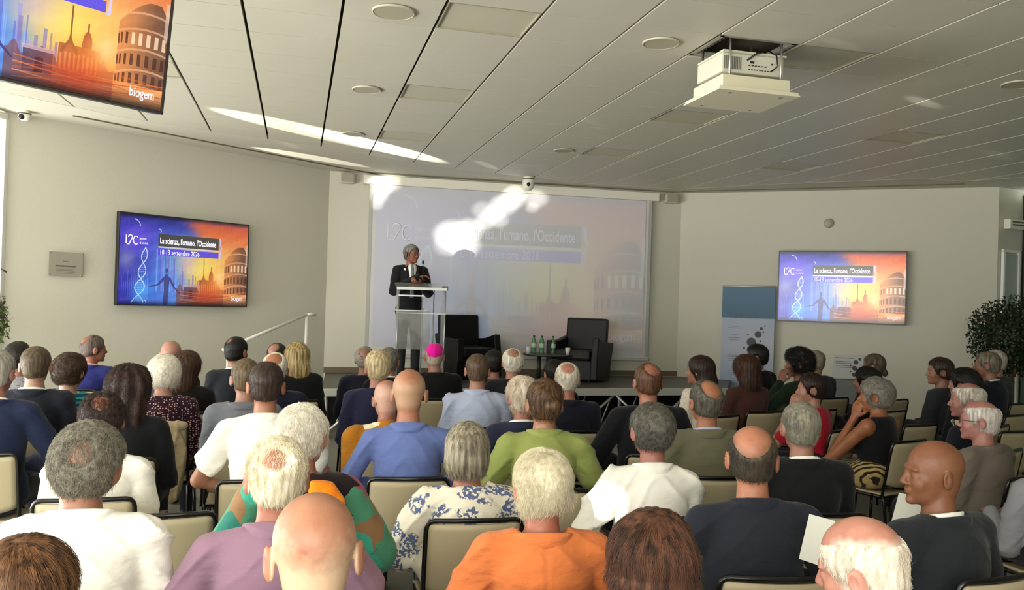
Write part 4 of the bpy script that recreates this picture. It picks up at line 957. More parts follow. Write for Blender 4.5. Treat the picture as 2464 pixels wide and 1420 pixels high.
# lectern of clear acrylic
ac = bpy.data.materials.new('clear_acrylic'); ac.use_nodes = True; n_, l_ = ac.node_tree.nodes, ac.node_tree.links; n_.remove(n_['Principled BSDF'])
tr = n_.new('ShaderNodeBsdfTransparent'); tr.inputs[0].default_value = (.86, .87, .86, 1); gl = n_.new('ShaderNodeBsdfGlossy'); gl.inputs[0].default_value = (.9, .9, .9, 1); gl.inputs['Roughness'].default_value = .05
df = n_.new('ShaderNodeBsdfDiffuse'); df.inputs[0].default_value = (.62, .63, .62, 1); m1 = n_.new('ShaderNodeMixShader'); m1.inputs[0].default_value = .22; m2 = n_.new('ShaderNodeMixShader'); m2.inputs[0].default_value = .16
l_.new(tr.outputs[0], m1.inputs[1]); l_.new(df.outputs[0], m1.inputs[2]); l_.new(m1.outputs[0], m2.inputs[1]); l_.new(gl.outputs[0], m2.inputs[2]); l_.new(m2.outputs[0], n_['Material Output'].inputs[0])
ae = pmat('acrylic_edge', 'dfe2df', .15, spec=.8); lz = lambda px, py, d=10.45: at(px, py, d)
q = at(1003, 925, 10.45); o = tag(empty('lectern', (q.x, q.y, HS), math.radians(12)), 'clear acrylic lectern with steel posts in front of the speaker', 'lectern'); o.scale = (1, 1, 1.14)
MB().box((-.08, -.18, .62), (.40, .010, .42)).build('front_panel', ac, o)
for sx in (-.27, .30): MB().box((sx, .0, .55), (.010, .34, 1.05)).build('side_panel', ac, o)
MB().box((0.01, .0, 1.095), (.62, .40, .012), M=Matrix.Rotation(.16, 4, 'X')).build('reading_shelf', ac, o)
mb = MB(); mb.box((0.01, -.195, 1.068), (.62, .012, .030)); mb.box((-.12, -.19, .99), (.32, .012, .016)); mb.box((-.12, -.186, .83), (.40, .006, .008)); mb.box((.02, -.188, .80), (.62, .006, .006)); mb.build('edge_strip', ae, o)
for sx, sy in ((-.28, -.17), (.305, -.17), (.20, .16), (.02, -.17)): MB().cyl((sx, sy, .02), (sx, sy, 1.09 if sx > .1 else .98), .008).build('post', pmat('thin_steel', '9a9c9a', .3, .6), o)
MB().box((.30, -.15, 1.08), (.07, .05, .05)).build('microphone_socket', pmat('socket_grey', '5c5e66', .4), o)
MB().box((0, 0, .012), (.60, .42, .024), bev=.004).build('foot_plate', ac, o)
# roll-up banner
bl, brr = Vector((3.22, 12.72, 0)), Vector((3.93, 12.42, 0)); bd = (brr-bl); azb = math.atan2(bd.y, bd.x); bc = (bl+brr)/2
o = tag(empty('roll_up_banner', bc, azb), 'blue and pale roll-up banner with grey spheres beside the stage', 'banner'); BW, BT = bd.length, 2.03
mb = MB(); mb.box((0, 0, BT/2+.03), (BW, .004, BT-.06)); 
bmt = pmat('banner_print', 'a9b4c6', .6); n, l, b = nodes(bmt); tc = n.new('ShaderNodeTexCoord'); sx_ = n.new('ShaderNodeSeparateXYZ'); l.new(tc.outputs['Object'], sx_.inputs[0])
r = ramp(n, [(.0, '6f8db4'), (.25, '93a5c0'), (.55, 'b4b9c6'), (.76, 'a9b4c6'), (.765, '4f7088'), (1, '5b7c98')]); mr = n.new('ShaderNodeMapRange'); mr.inputs[1].default_value = 0.0; mr.inputs[2].default_value = BT
l.new(sx_.outputs[2], mr.inputs[0]); l.new(mr.outputs[0], r.inputs[0]); l.new(r.outputs[0], b.inputs['Base Color']); mb.build('banner_sheet', bmt, o)
MB().box((0, .0, .045), (BW+.04, .12, .07), bev=.01).build('cassette', M_alu, o); MB().cyl((-BW/2, 0, BT), (BW/2, 0, BT), .012).build('top_bar', M_alu, o); MB().cyl((0, .03, .05), (0, .03, BT), .01).build('pole', M_alu, o)
M_ink = pmat('banner_ink', '5d636c', .6); tx = lambda s, x, z, size, mm_=M_ink, st_=1: textobj(s, 0, 0, 0, 0, size, mm_, o, y=-.004, stretch=st_)
t_ = tx('NERITYON', 0, 0, .085, M_ink, .95); t_.location = (-.25, -.004, 1.545)
mb = MB(); rs = random.Random(8)
for z in (1.42, 1.395, 1.30, 1.245, 1.215, .98, .955, .925, .90, .74, .71, .68): wd = rs.uniform(.12, .2); MB().box((-.20, -.004, z), (wd, .002, .009)).build('printed_line', pmat('banner_faint_ink', '808894', .6), o)
mb = MB()
for x, z, r in ((.155, 1.31, .05), (.06, 1.19, .067), (.20, 1.40, .024), (.23, 1.345, .012), (.005, 1.30, .012), (.19, 1.21, .014), (.17, 1.14, .017), (.18, 1.06, .016), (-.045, 1.10, .016), (.02, .95, .05), (.15, .85, .03), (.25, 1.44, .012)):
    mb.cyl((x, -.0035, z), (x, -.0045, z), r, seg=24)
mb.build('printed_spheres', pmat('sphere_ink', '45464b', .6), o)
# small information stand by the right wall
o = tag(empty('information_board', Vector((4.93, 12.13, 0))+nR*.25, azR), 'small white sign with dark spheres on a grey stand by the right wall', 'sign')
MB().box((0, 0, .90), (.40, .012, .33), bev=.003).build('board', pmat('board_white', 'bfc0be', .5), o)
[MB().box((-.05, -.008, .90+dz), (.24, .002, .008)).build('printed_line', M_ink, o) for dz in (.13, .08, .055, .02, -.005)]
mb = MB(); [mb.cyl((x, -.008, .9+z), (x, -.0095, .9+z), r, seg=20) for x, z, r in ((.10, .075, .032), (.085, -.01, .034), (.15, .12, .02), (.03, .03, .012), (.035, -.06, .01), (.08, -.10, .03))]; mb.build('printed_spheres', MATS['sphere_ink'], o)
MB().box((0, .06, .36), (.42, .14, .72), bev=.01).build('plinth', pmat('plinth_grey', '6f7572', .5), o)
# indoor trees
def plant(loc, H, R_, n_, label, seed, zc, leafc='1c2a14'):
    o = tag(empty('potted_ficus', loc), label, 'plant'); rs = np.random.RandomState(seed)
    MB().lathe([(.001, 0), (.17, 0), (.22, .38), (.20, .38), (.19, .34), (.001, .33)]).build('pot', pmat('pot_dark', '3a3834', .6), o)
    mb = MB(); mb.tube([(0, 0, .3), (.02, .01, .8), (0, 0, zc)], .025)
    for k in range(9): a = k*2.4; mb.tube([(0, 0, zc-.5+.08*k), (math.cos(a)*R_*.4, math.sin(a)*R_*.4, zc-.2+.08*k), (math.cos(a)*R_*.75, math.sin(a)*R_*.75, zc+.05*k)], .009, 5)
    mb.build('trunk', pmat('bark', '4a3d2c', .8), o)
    d = rs.normal(size=(n_, 3)); d /= np.linalg.norm(d, axis=1)[:, None]; rr = R_*rs.uniform(.25, 1.0, n_)**.6*(1+.22*rngnoise(d, 3.2, seed, 2)); c = d*rr[:, None]*np.array((1, 1, H))+np.array((0, 0, zc))
    ax = rs.normal(size=(n_, 3))+np.array((0, 0, -.6)); ax /= np.linalg.norm(ax, axis=1)[:, None]; sd = np.cross(ax, d); sd /= np.linalg.norm(sd, axis=1)[:, None]+1e-9
    L_ = rs.uniform(.035, .065, n_)[:, None]; V = np.stack([c, c+ax*L_*.5+sd*L_*.24, c+ax*L_, c+ax*L_*.5-sd*L_*.24], 1).reshape(-1, 3)
    me = bpy.data.meshes.new('foliage'); me.vertices.add(4*n_); me.vertices.foreach_set('co', V.astype(np.float32).ravel()); me.loops.add(4*n_); me.loops.foreach_set('vertex_index', np.arange(4*n_, dtype=np.int32)); me.polygons.add(n_); me.polygons.foreach_set('loop_start', np.arange(0, 4*n_, 4, dtype=np.int32)); me.update(calc_edges=True)
    link_mesh('foliage', me, pmat('leaf_'+leafc, leafc, .5, spec=.3), o)
p = at(2432, 900, 9.6); plant((p.x, p.y, 0), .95, .50, 5200, 'dark green potted ficus by the right column', 3, at(2432, 812, 9.6).z)
p = at(-28, 760, 7.2); plant((p.x, p.y, 0), 1.5, .17, 900, 'leafy plant at the left picture edge by the window', 5, at(-28, 765, 7.2).z, '5a6a3c')

# ------------------------------------------------------------------ chairs
M_shell = pmat('chair_shell', 'aea284', .45, spec=.35); M_tube = pmat('chair_tube', '121110', .22, .3, spec=.7)
def chair_proto():
    o = empty('stacking_chair', (0, 0, 0))        # origin on the floor under the seat, sitter faces +Y, back at -Y
    W_, T_, B_ = .192, .815, .52
    def back(u, v):      # u -1..1 across, v 0..1 up
        z = B_+(T_-.012-B_)*v-(1-v)*.018*(1-u*u)*0+(-.03*(1-abs(u)**2.5))*(1-v)**2; y = -.215-.055*v+.030*(u*u) ; return Vector((u*(W_-.006-.012*(1-v)*0), y, z))
    bm = bmesh.new(); NU, NV = 14, 10; G = [[bm.verts.new(back(-1+2*i/NU, j/NV)) for i in range(NU+1)] for j in range(NV+1)]
    for j in range(NV):
        for i in range(NU): f = bm.faces.new((G[j][i], G[j][i+1], G[j+1][i+1], G[j+1][i])); f.smooth = True
    me = bpy.data.meshes.new('backrest'); bm.to_mesh(me); bm.free(); b_ = link_mesh('backrest', me, M_shell, o); md = b_.modifiers.new('s', 'SOLIDIFY'); md.thickness = .010; md.offset = 0
    bm = bmesh.new(); G = [[bm.verts.new(Vector((u*(.20-.01*(1-v)), -.19+.40*v, .445-.02*math.sin(v*2.6)*(1-u*u)-.03*max(0, v-.8)*5*.6))) for u in [-1+2*i/12 for i in range(13)]] for v in [j/10 for j in range(11)]]
    for j in range(10):
        for i in range(12): f = bm.faces.new((G[j][i], G[j][i+1], G[j+1][i+1], G[j+1][i])); f.smooth = True
    me = bpy.data.meshes.new('seat'); bm.to_mesh(me); bm.free(); s_ = link_mesh('seat', me, M_shell, o); md = s_.modifiers.new('s', 'SOLIDIFY'); md.thickness = .010; md.offset = 0
    r = .0105; pts = []
    yb = lambda z: -.185-.055*max(0, (z-.52)/.28); DZ = .015
    tp = [(-W_-.004, -.170, .43), (-W_-.004, yb(.52), .52), (-W_-.004, yb(.70), .715), (-W_-.003, yb(.775), .782), (-W_+.003, yb(.785), .800), (-W_+.014, yb(.8)-.003, .812), (-W_+.030, yb(.8)-.006, .816)]
    top = tp+[(-.09, yb(.8)-.022, .818), (0, yb(.8)-.030, .819), (.09, yb(.8)-.022, .818)]+[(-x, y, z) for x, y, z in tp[::-1]]
    MB().tube(top, r, 8).build('back_frame', M_tube, o)
    for s in (-1, 1):
        MB().tube([(s*(W_+.004), -.172, .44), (s*(W_+.008), -.19, .40), (s*(W_+.02), -.235, 0)], r, 8).build('leg', M_tube, o)
        MB().tube([(s*(W_+.004), .175, .42), (s*(W_+.02), .205, 0)], r, 8).build('leg', M_tube, o)
    MB().tube([(-W_-.004, -.17, .425), (-W_-.004, .17, .425), (W_+.004, .17, .425), (W_+.004, -.17, .425)], r*.9, 8, closed=True).build('seat_frame', M_tube, o)
    return o
CH = chair_proto(); CHN = [0]
def chair(x, y, rz, label):
    o = CH if CHN[0] == 0 else copy_tree(CH); CHN[0] += 1
    o.location = (x, y, 0); o.rotation_euler = (0, 0, rz); return tag(o, label, 'chair', 'beige stacking chairs')
# ------------------------------------------------------------------ wardrobe
def cl(c, fold=.006): return cloth('cloth_'+c, c, fold=fold)
NAVY, BLK, CHAR, WHT = cl('1e2233'), cl('121214'), cl('26282a'), cl('e9e7dd')
H = lambda kind='short', **k: dict(kind=kind, **k)
DOME = [((0, .0, .12), (.070, .12, .075))]                 # bare from the forehead to the crown
CROWN = lambda r=.045, y=-.045: [((0, -.090, .078), (r, r*.85, r))]
def crop_zone(bare, hairc, c=(0, -.01, .12), r=(.075, .11, .10), soft=.5, zlow=-.07):
    return lambda body, P, F, g: stubble_skin(body, P, F, bare, hairc, c, r, soft, zlow)
def jack(m, shirt=None): return [(m, -.012, .016)]+([(shirt, .008, .004)] if shirt else [])
GLS = pmat('spectacles_dark', '1a1a1c', .3)
def glasses(body, P, F, g):
    mb = MB(); f = lambda v: Vector(F[0]+F[1]@(np.array(v)*F[2]))
    for s in (-1, 1):
        mb.tube([f((s*.033+.023*math.cos(a), .106, .002+.017*math.sin(a))) for a in np.linspace(0, 6.283, 13)[:-1]], .0014, 5, closed=True); mb.tube([f((s*.056, .104, .006)), f((s*.076, .05, .006)), f((s*.080, -.002, .006))], .0016, 5)
    mb.tube([f((-.010, .109, .006)), f((.010, .109, .006))], .0014, 5); mb.build('spectacles', GLS, body)
def mustard(body, P, F, g):
    zs, sw = P['zs'], P['sw']; f = Field(axis(-.34, .34, .009), axis(-.28, .2, .009), axis(zs-.52, zs+.1, .009))
    f.ell((0, -.06, zs-.20), (sw+.055, .125, .26), 0); f.cap((-sw, -.01, zs-.01), (sw, -.01, zs-.01), .068, .068, .04)
    for s in (-1, 1): f.cap((s*(sw+.035), -.01, zs-.03), (s*(sw+.05), -.04, zs-.42), .070, .05, .04)
    f.cap((0, -.03, zs+.02), (0, -.03, zs+.05), .07, .06, .03); f.cutplane((0, .06, 0), (0, 1, 0))
    me = f.mesh('draped_jacket', 2, lambda V, N: .007*rngnoise(V*np.array((1.6, 1.6, .45)), 17, 7, 3))[0]; link_mesh('draped_jacket', me, cl('a86e1e', .012), body)
def skullcap(body, P, F, g):
    f = Field(*[axis(F[0][i]-.13, F[0][i]+.13, .005) for i in range(3)]); f.ell((0, -.012, .040), (.084, .104, .094), 0, F=F); n_ = F[1]@np.array((0, .45, -.89)); f.cutplane(F[0]+F[1]@np.array((0, -.02, .045)), n_)
    me = f.mesh('skullcap', 1, lambda V, N: .0012*np.sin(8*np.arctan2(V[:, 0], V[:, 1])))[0]; link_mesh('skullcap', me, cl('d4148c', .001), body)
def scarf(c):
    def fn(body, P, F, g):
        mb = ring_mesh(0, 0, P['zs']+.02, .075, .08, .07, .02, -.2, .02); o = mb.build('scarf', c, body); me = o.data
        for v in me.vertices: v.co += Vector((0, 0, .006*math.sin(v.co.x*90)+.004*math.cos(v.co.y*130)))
    return fn
def orange_back(body, P, F, g):
    zs = P['zs']; f = Field(axis(-.2, .2, .008), axis(-.26, 0, .008), axis(zs-.36, zs+.06, .008))
    f.ell((.085, -.115, zs-.06), (.075, .035, .10), 0); f.ell((.07, -.105, zs+.03), (.05, .03, .05), .03)
    for s_ in (-1, 1):
        sh, E, W, hd, pn = arm_pts(P, s_); h2 = Field(axis(min(sh[0], E[0])-.12, max(sh[0], E[0])+.12, .011), axis(-.14, .2, .011), axis(E[2]-.1, sh[2]+.1, .011)); h2.cap(sh*.97+E*.03, E, .076, .088, .02)
        link_mesh('sleeve', h2.mesh('sleeve', 2, lambda V, N: .008*rngnoise(V, 20, 3))[0], MUL, body)
    link_mesh('orange_hood', f.mesh('orange_hood', 1, lambda V, N: .008*rngnoise(V, 30, 3, 3))[0], cl('f08a1c', .012), body)
def belt(body, P, F, g): pass
TEAL = pattern_cloth('teal_stripes', 'stripes', ('1f7f86', '123a44')); DASH = pattern_cloth('dash_print', 'dashes', ('2a1220', 'c9a8a0')); ZEB = pattern_cloth('zebra_skirt', 'zebra', ('2a241c', 'b09a66'))
ZEB2 = pattern_cloth('zebra_scarf', 'zebra', ('24241e', 'a8a890')); FLO = pattern_cloth('floral_blouse', 'floral', ('e4ddca', '5a6688')); MUL = pattern_cloth('tropical_print', 'multi', ('3f9c86', '2c7064', 'a04a5c', '4a8a6c', '8a6a4a'))
GREYP = pattern_cloth('grey_print', 'dashes', ('8f8d92', '5a4a58')); TWEED = pattern_cloth('white_tweed', 'dashes', ('d9cfc0', 'b8a898'))
GRY = ('8a857a', '4a4640'); WHI = ('ded8c8', 'a8a090'); BRN = ('4a3424', '20150e'); DRK = ('1c1714', '0a0807'); BLO = ('c2ab78', '6e5834'); SLV = ('b8b2a4', '6a655a')
UP = YAW
# x, y of the head top, distance, person settings, short phrase for the seat label
def seat(px, py, d, lab, short, back=.215, yaw=UP, chairyaw=None, hide=False, dx=0, **k):
    b_ = person(px, py, d, lab, yaw=yaw, **k)
    if not hide:
        cy = yaw if chairyaw is None else chairyaw
        off = Matrix.Rotation(cy, 3, 'Z') @ Vector((dx, .0, 0)); chair(b_.location.x+off.x, b_.location.y+off.y, cy, 'beige shell chair with black tube frame under the '+short)
    return b_
P_ = seat
# left block
P_(-6, 842, 4.6, 'grey-haired man in a navy suit at the left picture edge', 'grey-haired man at the left edge', top='jacket', topmat=cl('1f2740'), collar=jack(cl('1f2740'), WHT), hair=H(t=.010), haircol=('a8a298', '7a756c'), sk='c08a78', strand=900, sw=.175, arms=('lap', 'wide'), hyaw=-.1)
P_(44, 822, 6.6, 'person with a dark bun hairstyle in grey patterned top, far left', 'dark-haired person in grey pattern', top='blouse', topmat=GREYP, sex='f', hair=H('curly', t=.016, amp=.003), haircol=DRK, strand=500)
P_(88, 833, 5.2, 'man with cropped brown hair and dark suit on the left', 'crop-haired man in dark suit', top='jacket', topmat=cl('20222c'), collar=jack(cl('20222c'), WHT), hair=H(t=.006), haircol=('5a4c38', '3c3226'), sk='c89880', hyaw=.12, sw=.172, strand=800)
P_(170, 848, 5.8, 'woman with curly brown hair and teal striped top', 'woman in teal stripes', sex='f', top='blouse', topmat=TEAL, hair=H('curly', t=.022, amp=.006, nsc=55, slen=.02, wave=.01, turns=7), haircol=('4a3626', '22160e'), strand=3500, hyaw=-.3, sk='c89880')
P_(226, 806, 7.5, 'man in royal blue suit with receding hair, face turned right', 'man in royal blue suit', top='jacket', topmat=cl('262a66'), collar=jack(cl('262a66'), cl('d8b0a8')), hair=H(t=.008, bald=[((0, -.08, .10), (.045, .05, .045))]), haircol=('6a5a50', '3a3230'), sk='b4745c', hyaw=-.75, yaw=UP-.3, strand=500)
P_(312, 877, 4.6, 'woman with long dark curly hair and black blazer', 'woman with long dark curls', sex='f', top='jacket', topmat=cl('15171a'), hair=H('long', t=.030, amp=.009, nsc=38, len=.30, slen=.03, wave=.010, turns=6, str=14), haircol=('3a241c', '160c0a'), strand=5000, sw=.16, dx=0)
P_(247, 943, 3.75, 'man with thinning dark brown hair in a white tee, left block', 'dark-haired man in white tee', top='tee', topmat=WHT, hair=H('curly', t=.008, amp=.004, bald=CROWN(.036, -.075), slen=.022), haircol=('3a2a20', '181010'), strand=5200, sk='a86c54', hyaw=.1, hpitch=-.15)
P_(211, 1015, 2.42, 'man with thick curly grey hair in a white shirt, front left', 'curly grey-haired man in white shirt', top='shirt', topmat=WHT, collar=[(WHT, .0, .006)], hair=H('curly', t=.008, amp=.006, nsc=60, bald=[((.004, -.105, .052), (.032, .026, .033))], slen=.014, wave=.005, turns=7, mess=.5, lift=.35), haircol=('847f70', '5c584c'), strand=16000, srad=.0006, sw=.180, bulk=1.05, kyph=-.018, hyaw=-.08, hroll=.16, hpitch=-.05, yaw=UP, sk='bb8468', arms=('lapw', 'lap'), fold=1.6)
P_(55, 1290, 1.72, 'woman with straight brown highlighted hair, bottom left corner', 'brown-haired woman, bottom left', sex='f', top='blouse', topmat=cl('c8b8a0'), hair=H('bob', t=.018, slen=.05, lift=.06, mess=.06, clump=.5), haircol=('6e4a2c', '2e1c10'), strand=14000, srad=.0007, hyaw=.2)
P_(397, 853, 5.7, 'white-haired woman in a dark red patterned top', 'white-haired woman in red print', sex='f', top='blouse', topmat=DASH, hair=H('curly', t=.024, amp=.004, slen=.03, wave=.004), haircol=('e2dcce', 'c6beae'), strand=2200, sw=.165, bulk=1.1)
P_(413, 820, 7.0, 'bald man behind the white-haired woman, left block', 'bald man at the left wall', sk='cc9480', top='jacket', topmat=cl('3a3a40'))
P_(452, 843, 6.3, 'woman with long brown hair and dark coat, left aisle', 'long-haired woman in dark coat', sex='f', top='jacket', topmat=cl('1a1514'), hair=H('long', t=.020, len=.26, slen=.05, lift=.05), haircol=('4c3022', '1e120c'), strand=1500, hyaw=-.4)
P_(570, 810, 6.9, 'black-haired man with small bald crown and dark suit near the rail', 'black-haired man near the rail', top='jacket', topmat=cl('22252b'), collar=jack(cl('22252b'), WHT), hair=H(t=.008, bald=[((-.03, -.075, .105), (.024, .026, .03))]), haircol=DRK, strand=700, hyaw=-.5, sk='b07a60')
P_(668, 825, 7.6, 'man with dark receding hair beside the blonde woman', 'man beside the blonde', top='jacket', topmat=cl('24262c'), hair=H(t=.008, bald=[((-.02, -.08, .10), (.055, .05, .06))]), haircol=('2c2420', '14100e'), sk='c89484', hyaw=-.35)
P_(715, 822, 7.2, 'woman with long straight blonde hair and black jacket', 'blonde woman', sex='f', top='jacket', topmat=cl('17181b'), hair=H('long', t=.014, len=.26, slen=.06, lift=.04, clump=.3), haircol=BLO, strand=1600, hyaw=.15, sw=.16)
P_(663, 848, 5.9, 'man with white hair ring and tanned bald crown, navy suit', 'bald man with white hair ring', top='jacket', topmat=cl('1b1e2e'), collar=jack(cl('1b1e2e')), hair=H(t=.008, bald=[((-.01, -.075, .10), (.054, .055, .062))]), haircol=WHI, strand=1100, sk='c8845c')
P_(592, 863, 5.2, 'man with short grey-brown hair in a grey suit', 'man in grey suit', top='jacket', topmat=cl('6e7178'), collar=jack(cl('6e7178')), hair=H(t=.008), haircol=('6c5c44', '463a2a'), strand=1000, sk='c4917a', hyaw=.2)
P_(642, 870, 4.2, 'man with dark crew cut in a white polo shirt', 'man in white polo', top='tee', topmat=WHT, collar=[(WHT, -.002, .006)], hair=H(t=.005), haircol=('3a2a22', '241a14'), strand=2600, sk='b9805e', sw=.178, bulk=1.05, arms=('wide', 'wide'), fold=1.2)
P_(732, 970, 3.2, 'woman with wavy white hair, teal print sleeves and orange hood', 'woman in tropical print', sex='f', top='blouse', topmat=cl('241c1f'), hair=H('curly', t=.009, amp=.006, nsc=34, slen=.024, wave=.006, turns=4, lift=.16, clump=.6), haircol=('e2dccc', 'c4bcac'), strand=9000, srad=.0008, hyaw=-.45, sw=.155, bulk=1.0, sk='c98a74', extra=orange_back, arms=('wide', 'wide'))
P_(670, 1050, 2.52, 'man with fair white hair around a pink crown, purple polo', 'man in purple polo', top='tee', topmat=cl('8e6f82'), collar=[(cl('8e6f82'), -.004, .006)], hair=H(t=.008, bald=[((-.012, -.098, .082), (.033, .028, .031))], slen=.018, lift=.10, clump=.45), haircol=('e2dac2', 'b6a888'), strand=12000, srad=.0006, sk='c88468', sw=.182, bulk=1.1, kyph=-.015, arms=('wide', 'wide'), fold=1.3, hyaw=.03)
P_(762, 1187, 1.69, 'bald man with cropped white fringe in the foreground', 'bald foreground man', sk='cf9c80', hs=1.03, jaw=1.12, top='tee', topmat=cl('8a8f98'), bulk=1.1, extra=crop_zone('c68a68', 'bc9e82', (0, -.040, .066), (.076, .083, .086), .30, -.080), hpitch=-.05, hroll=-.03, hyaw=-.02)
# centre block
P_(878, 833, 7.9, 'man with wispy grey hair in the front row, left of the stage lectern', 'wispy grey-haired man', top='jacket', topmat=cl('1b1d2a'), hair=H('curly', t=.008, amp=.004, bald=CROWN(.05)), haircol=('9a9088', '6a625a'), strand=900, sk='b88472')
P_(938, 836, 7.5, 'grey-haired man with ear showing, front row below the speaker', 'grey-haired man below the speaker', top='jacket', topmat=cl('17181c'), collar=jack(cl('17181c'), WHT), hair=H(t=.012), haircol=('7d786c', '4a463e'), strand=700, hyaw=-.3)
P_(910, 842, 6.0, 'man with sandy white hair and navy suit in the centre', 'sandy-haired man in navy suit', top='jacket', topmat=cl('20223a'), collar=jack(cl('20223a')), hair=H(t=.013), haircol=('cbb894', '94825e'), strand=1600, sw=.178, sk='c48a74', hyaw=.05)
P_(932, 915, 5.15, 'man with shaved pink head and mustard jacket over his shoulders', 'man with mustard jacket', top='shirt', topmat=cl('e4d8b8'), collar=[(cl('e4d8b8'), .004, .010)], sk='c98a76', extra=lambda *a: (mustard(*a), crop_zone('c98a76', 'bd9684', (0, 0, .12), (.06, .09, .08), .6)(*a)), hyaw=.15)
P_(986, 889, 4.35, 'bald man in a blue jacket in the centre', 'bald man in blue', top='shirt', topmat=cl('6272a8'), collar=[(cl('6272a8'), -.004, .006)], sk='cc8d6c', hs=1.06, sw=.185, bulk=1.08, arms=('wide', 'wide'), extra=crop_zone('cc8a68', 'b08c70', (0, -.02, .10), (.062, .095, .09), .4, -.06), fold=1.2, yaw=.16, hyaw=-.08)
P_(1047, 826, 7.6, 'clergyman wearing a magenta skullcap and black coat', 'clergyman in magenta cap', top='jacket', topmat=BLK, collar=[(BLK, .0, .006)], hair=H(t=.005), haircol=('b8a898', '8a7a6c'), sk='c08a78', extra=skullcap, sw=.185, bulk=1.1, hyaw=-.2)
P_(1150, 851, 6.0, 'man with cropped dark hair in a pale blue shirt', 'man in pale blue shirt', top='shirt', topmat=cl('a3abc2'), collar=[(cl('a3abc2'), 0, .005)], hair=H(t=.005), haircol=('5a4636', '3a2c22'), strand=1200, sk='bd8870', sw=.18, bulk=1.1, fold=1.5, yaw=.10, hyaw=-.06)
P_(1188, 842, 8.0, 'black-haired person in black, front row by the left armchair', 'person in black, front row', top='jacket', topmat=BLK, hair=H(t=.016), haircol=DRK, strand=300)
P_(1234, 838, 7.2, 'man with long white hair ring and black jacket, front row', 'white-haired front-row man', top='jacket', topmat=cl('18181c'), collar=jack(cl('18181c')), hair=H('curly', t=.008, amp=.003, bald=[((0, -.070, .105), (.042, .055, .055))]), haircol=WHI, strand=1200, sk='c48a70', sw=.185, bulk=1.1, yaw=.12)
P_(1258, 905, 5.1, 'person with combed white hair and dark blue jacket, centre', 'white-haired person in dark blue', top='jacket', topmat=cl('252a3c'), collar=jack(cl('252a3c'), WHT), hair=H(t=.016, slen=.035, clump=.4), haircol=('d8ccb8', 'a89684'), strand=2200, sk='b87a64', hyaw=.25, yaw=.15)
P_(1312, 910, 4.2, 'woman with brown hair in a bun and green top', 'woman in green', sex='f', top='tee', topmat=cl('87904f'), collar=[(cl('87904f'), -.004, .006)], hair=H('bun', t=.010, bun=(.028, -.122, .005), slen=.03, lift=.02), haircol=('5c4226', '2a1c10'), strand=3200, sk='c08a64', sw=.168, bulk=1.22, arms=('wide', 'wide'), hyaw=-.02, kyph=-.0, yaw=.08)
P_(1366, 872, 6.0, 'elderly man with white hair ring and dark suit, centre right', 'elderly man in dark suit', top='jacket', topmat=cl('191a26'), collar=jack(cl('191a26')), hair=H(t=.008, bald=[((0, -.070, .11), (.042, .055, .058))]), haircol=('d4ccba', 'a49c8a'), strand=1500, sk='cf8a70', sw=.175, yaw=.08, hyaw=-.10)
P_(1334, 865, 7.6, 'black-haired person half hidden in the front row below the bottles', 'black-haired front-row person', top='jacket', topmat=BLK, hair=H(t=.016), haircol=DRK, strand=300)
P_(1560, 873, 5.2, 'man with red-brown cropped hair, bare crown and black suit', 'man with reddish crown', top='jacket', topmat=cl('131419'), collar=jack(cl('131419')), hair=H(t=.005, bald=[((.015, -.07, .11), (.046, .055, .055))]), haircol=('5c3c28', '3a261a'), strand=1500, sk='bf7c60', sw=.185, bulk=1.12, yaw=.12, arms=('wide', 'wide'), hyaw=-.03)
P_(1126, 1015, 3.62, 'woman with a straight grey bob and blue floral blouse', 'woman with grey bob', sex='f', top='blouse', topmat=FLO, hair=H('bob', t=.016, slen=.032, lift=.04, mess=.05, clump=.25, amp=.0025, cut=.122), haircol=('9a917c', '5c5546'), strand=9000, srad=.0007, sk='c98264', sw=.168, bulk=1.18, arms=('out', 'wide'), fold=1.5, yaw=.20, hyaw=-.12)
P_(1306, 1080, 2.78, 'woman with short white hair in a bright orange jacket', 'woman in orange', sex='f', top='jacket', topmat=cl('cf7440', .010), collar=[(cl('cf7440', .010), -.006, .012)], hair=H('curly', t=.010, amp=.006, nsc=30, slen=.028, wave=.004, turns=3, lift=.12, clump=.8, mess=.3), haircol=('d8d0b6', 'c0b494'), strand=18000, srad=.0005, sk='c97e60', sw=.172, bulk=1.12, hyaw=.16, arms=('wide', 'wide'), fold=1.6, yaw=.12)
P_(1578, 1226, 1.95, 'woman with thick chestnut hair, bottom centre right', 'chestnut-haired woman', sex='f', top='blouse', topmat=cl('4a4038'), hair=H('bob', t=.016, slen=.055, lift=.06, mess=.08, clump=.5), haircol=('5a3826', '24140c'), strand=15000, srad=.0007, yaw=0, hyaw=-.12)
P_(1569, 969, 3.75, 'man with wavy dark grey hair and creased white shirt', 'man in creased white shirt', top='shirt', topmat=WHT, collar=[(WHT, .0, .008)], hair=H('curly', t=.011, amp=.005, nsc=34, slen=.020, wave=.006, turns=4, lift=.15, clump=.6), haircol=('5e5a50', '3c3a34'), strand=6000, srad=.0007, sk='bf8070', sw=.172, hyaw=.10, arms=('out', 'lap'), fold=2.0, yaw=.10)
P_(1812, 1022, 3.02, 'bald man with dark hair ring in a dark navy pullover', 'man in navy pullover', top='shirt', topmat=cl('23262f'), collar=[(cl('23262f'), -.01, .008)], hair=H(t=.006, bald=[((-.005, -.045, .10), (.060, .085, .092)), ((0, .03, .13), (.07, .09, .08))]), haircol=('4a4234', '2a241c'), strand=5000, srad=.0006, sk='cd8a66', hs=.99, sw=.19, bulk=1.15, hyaw=-.26, arms=('wide', 'wide'), yaw=.06)
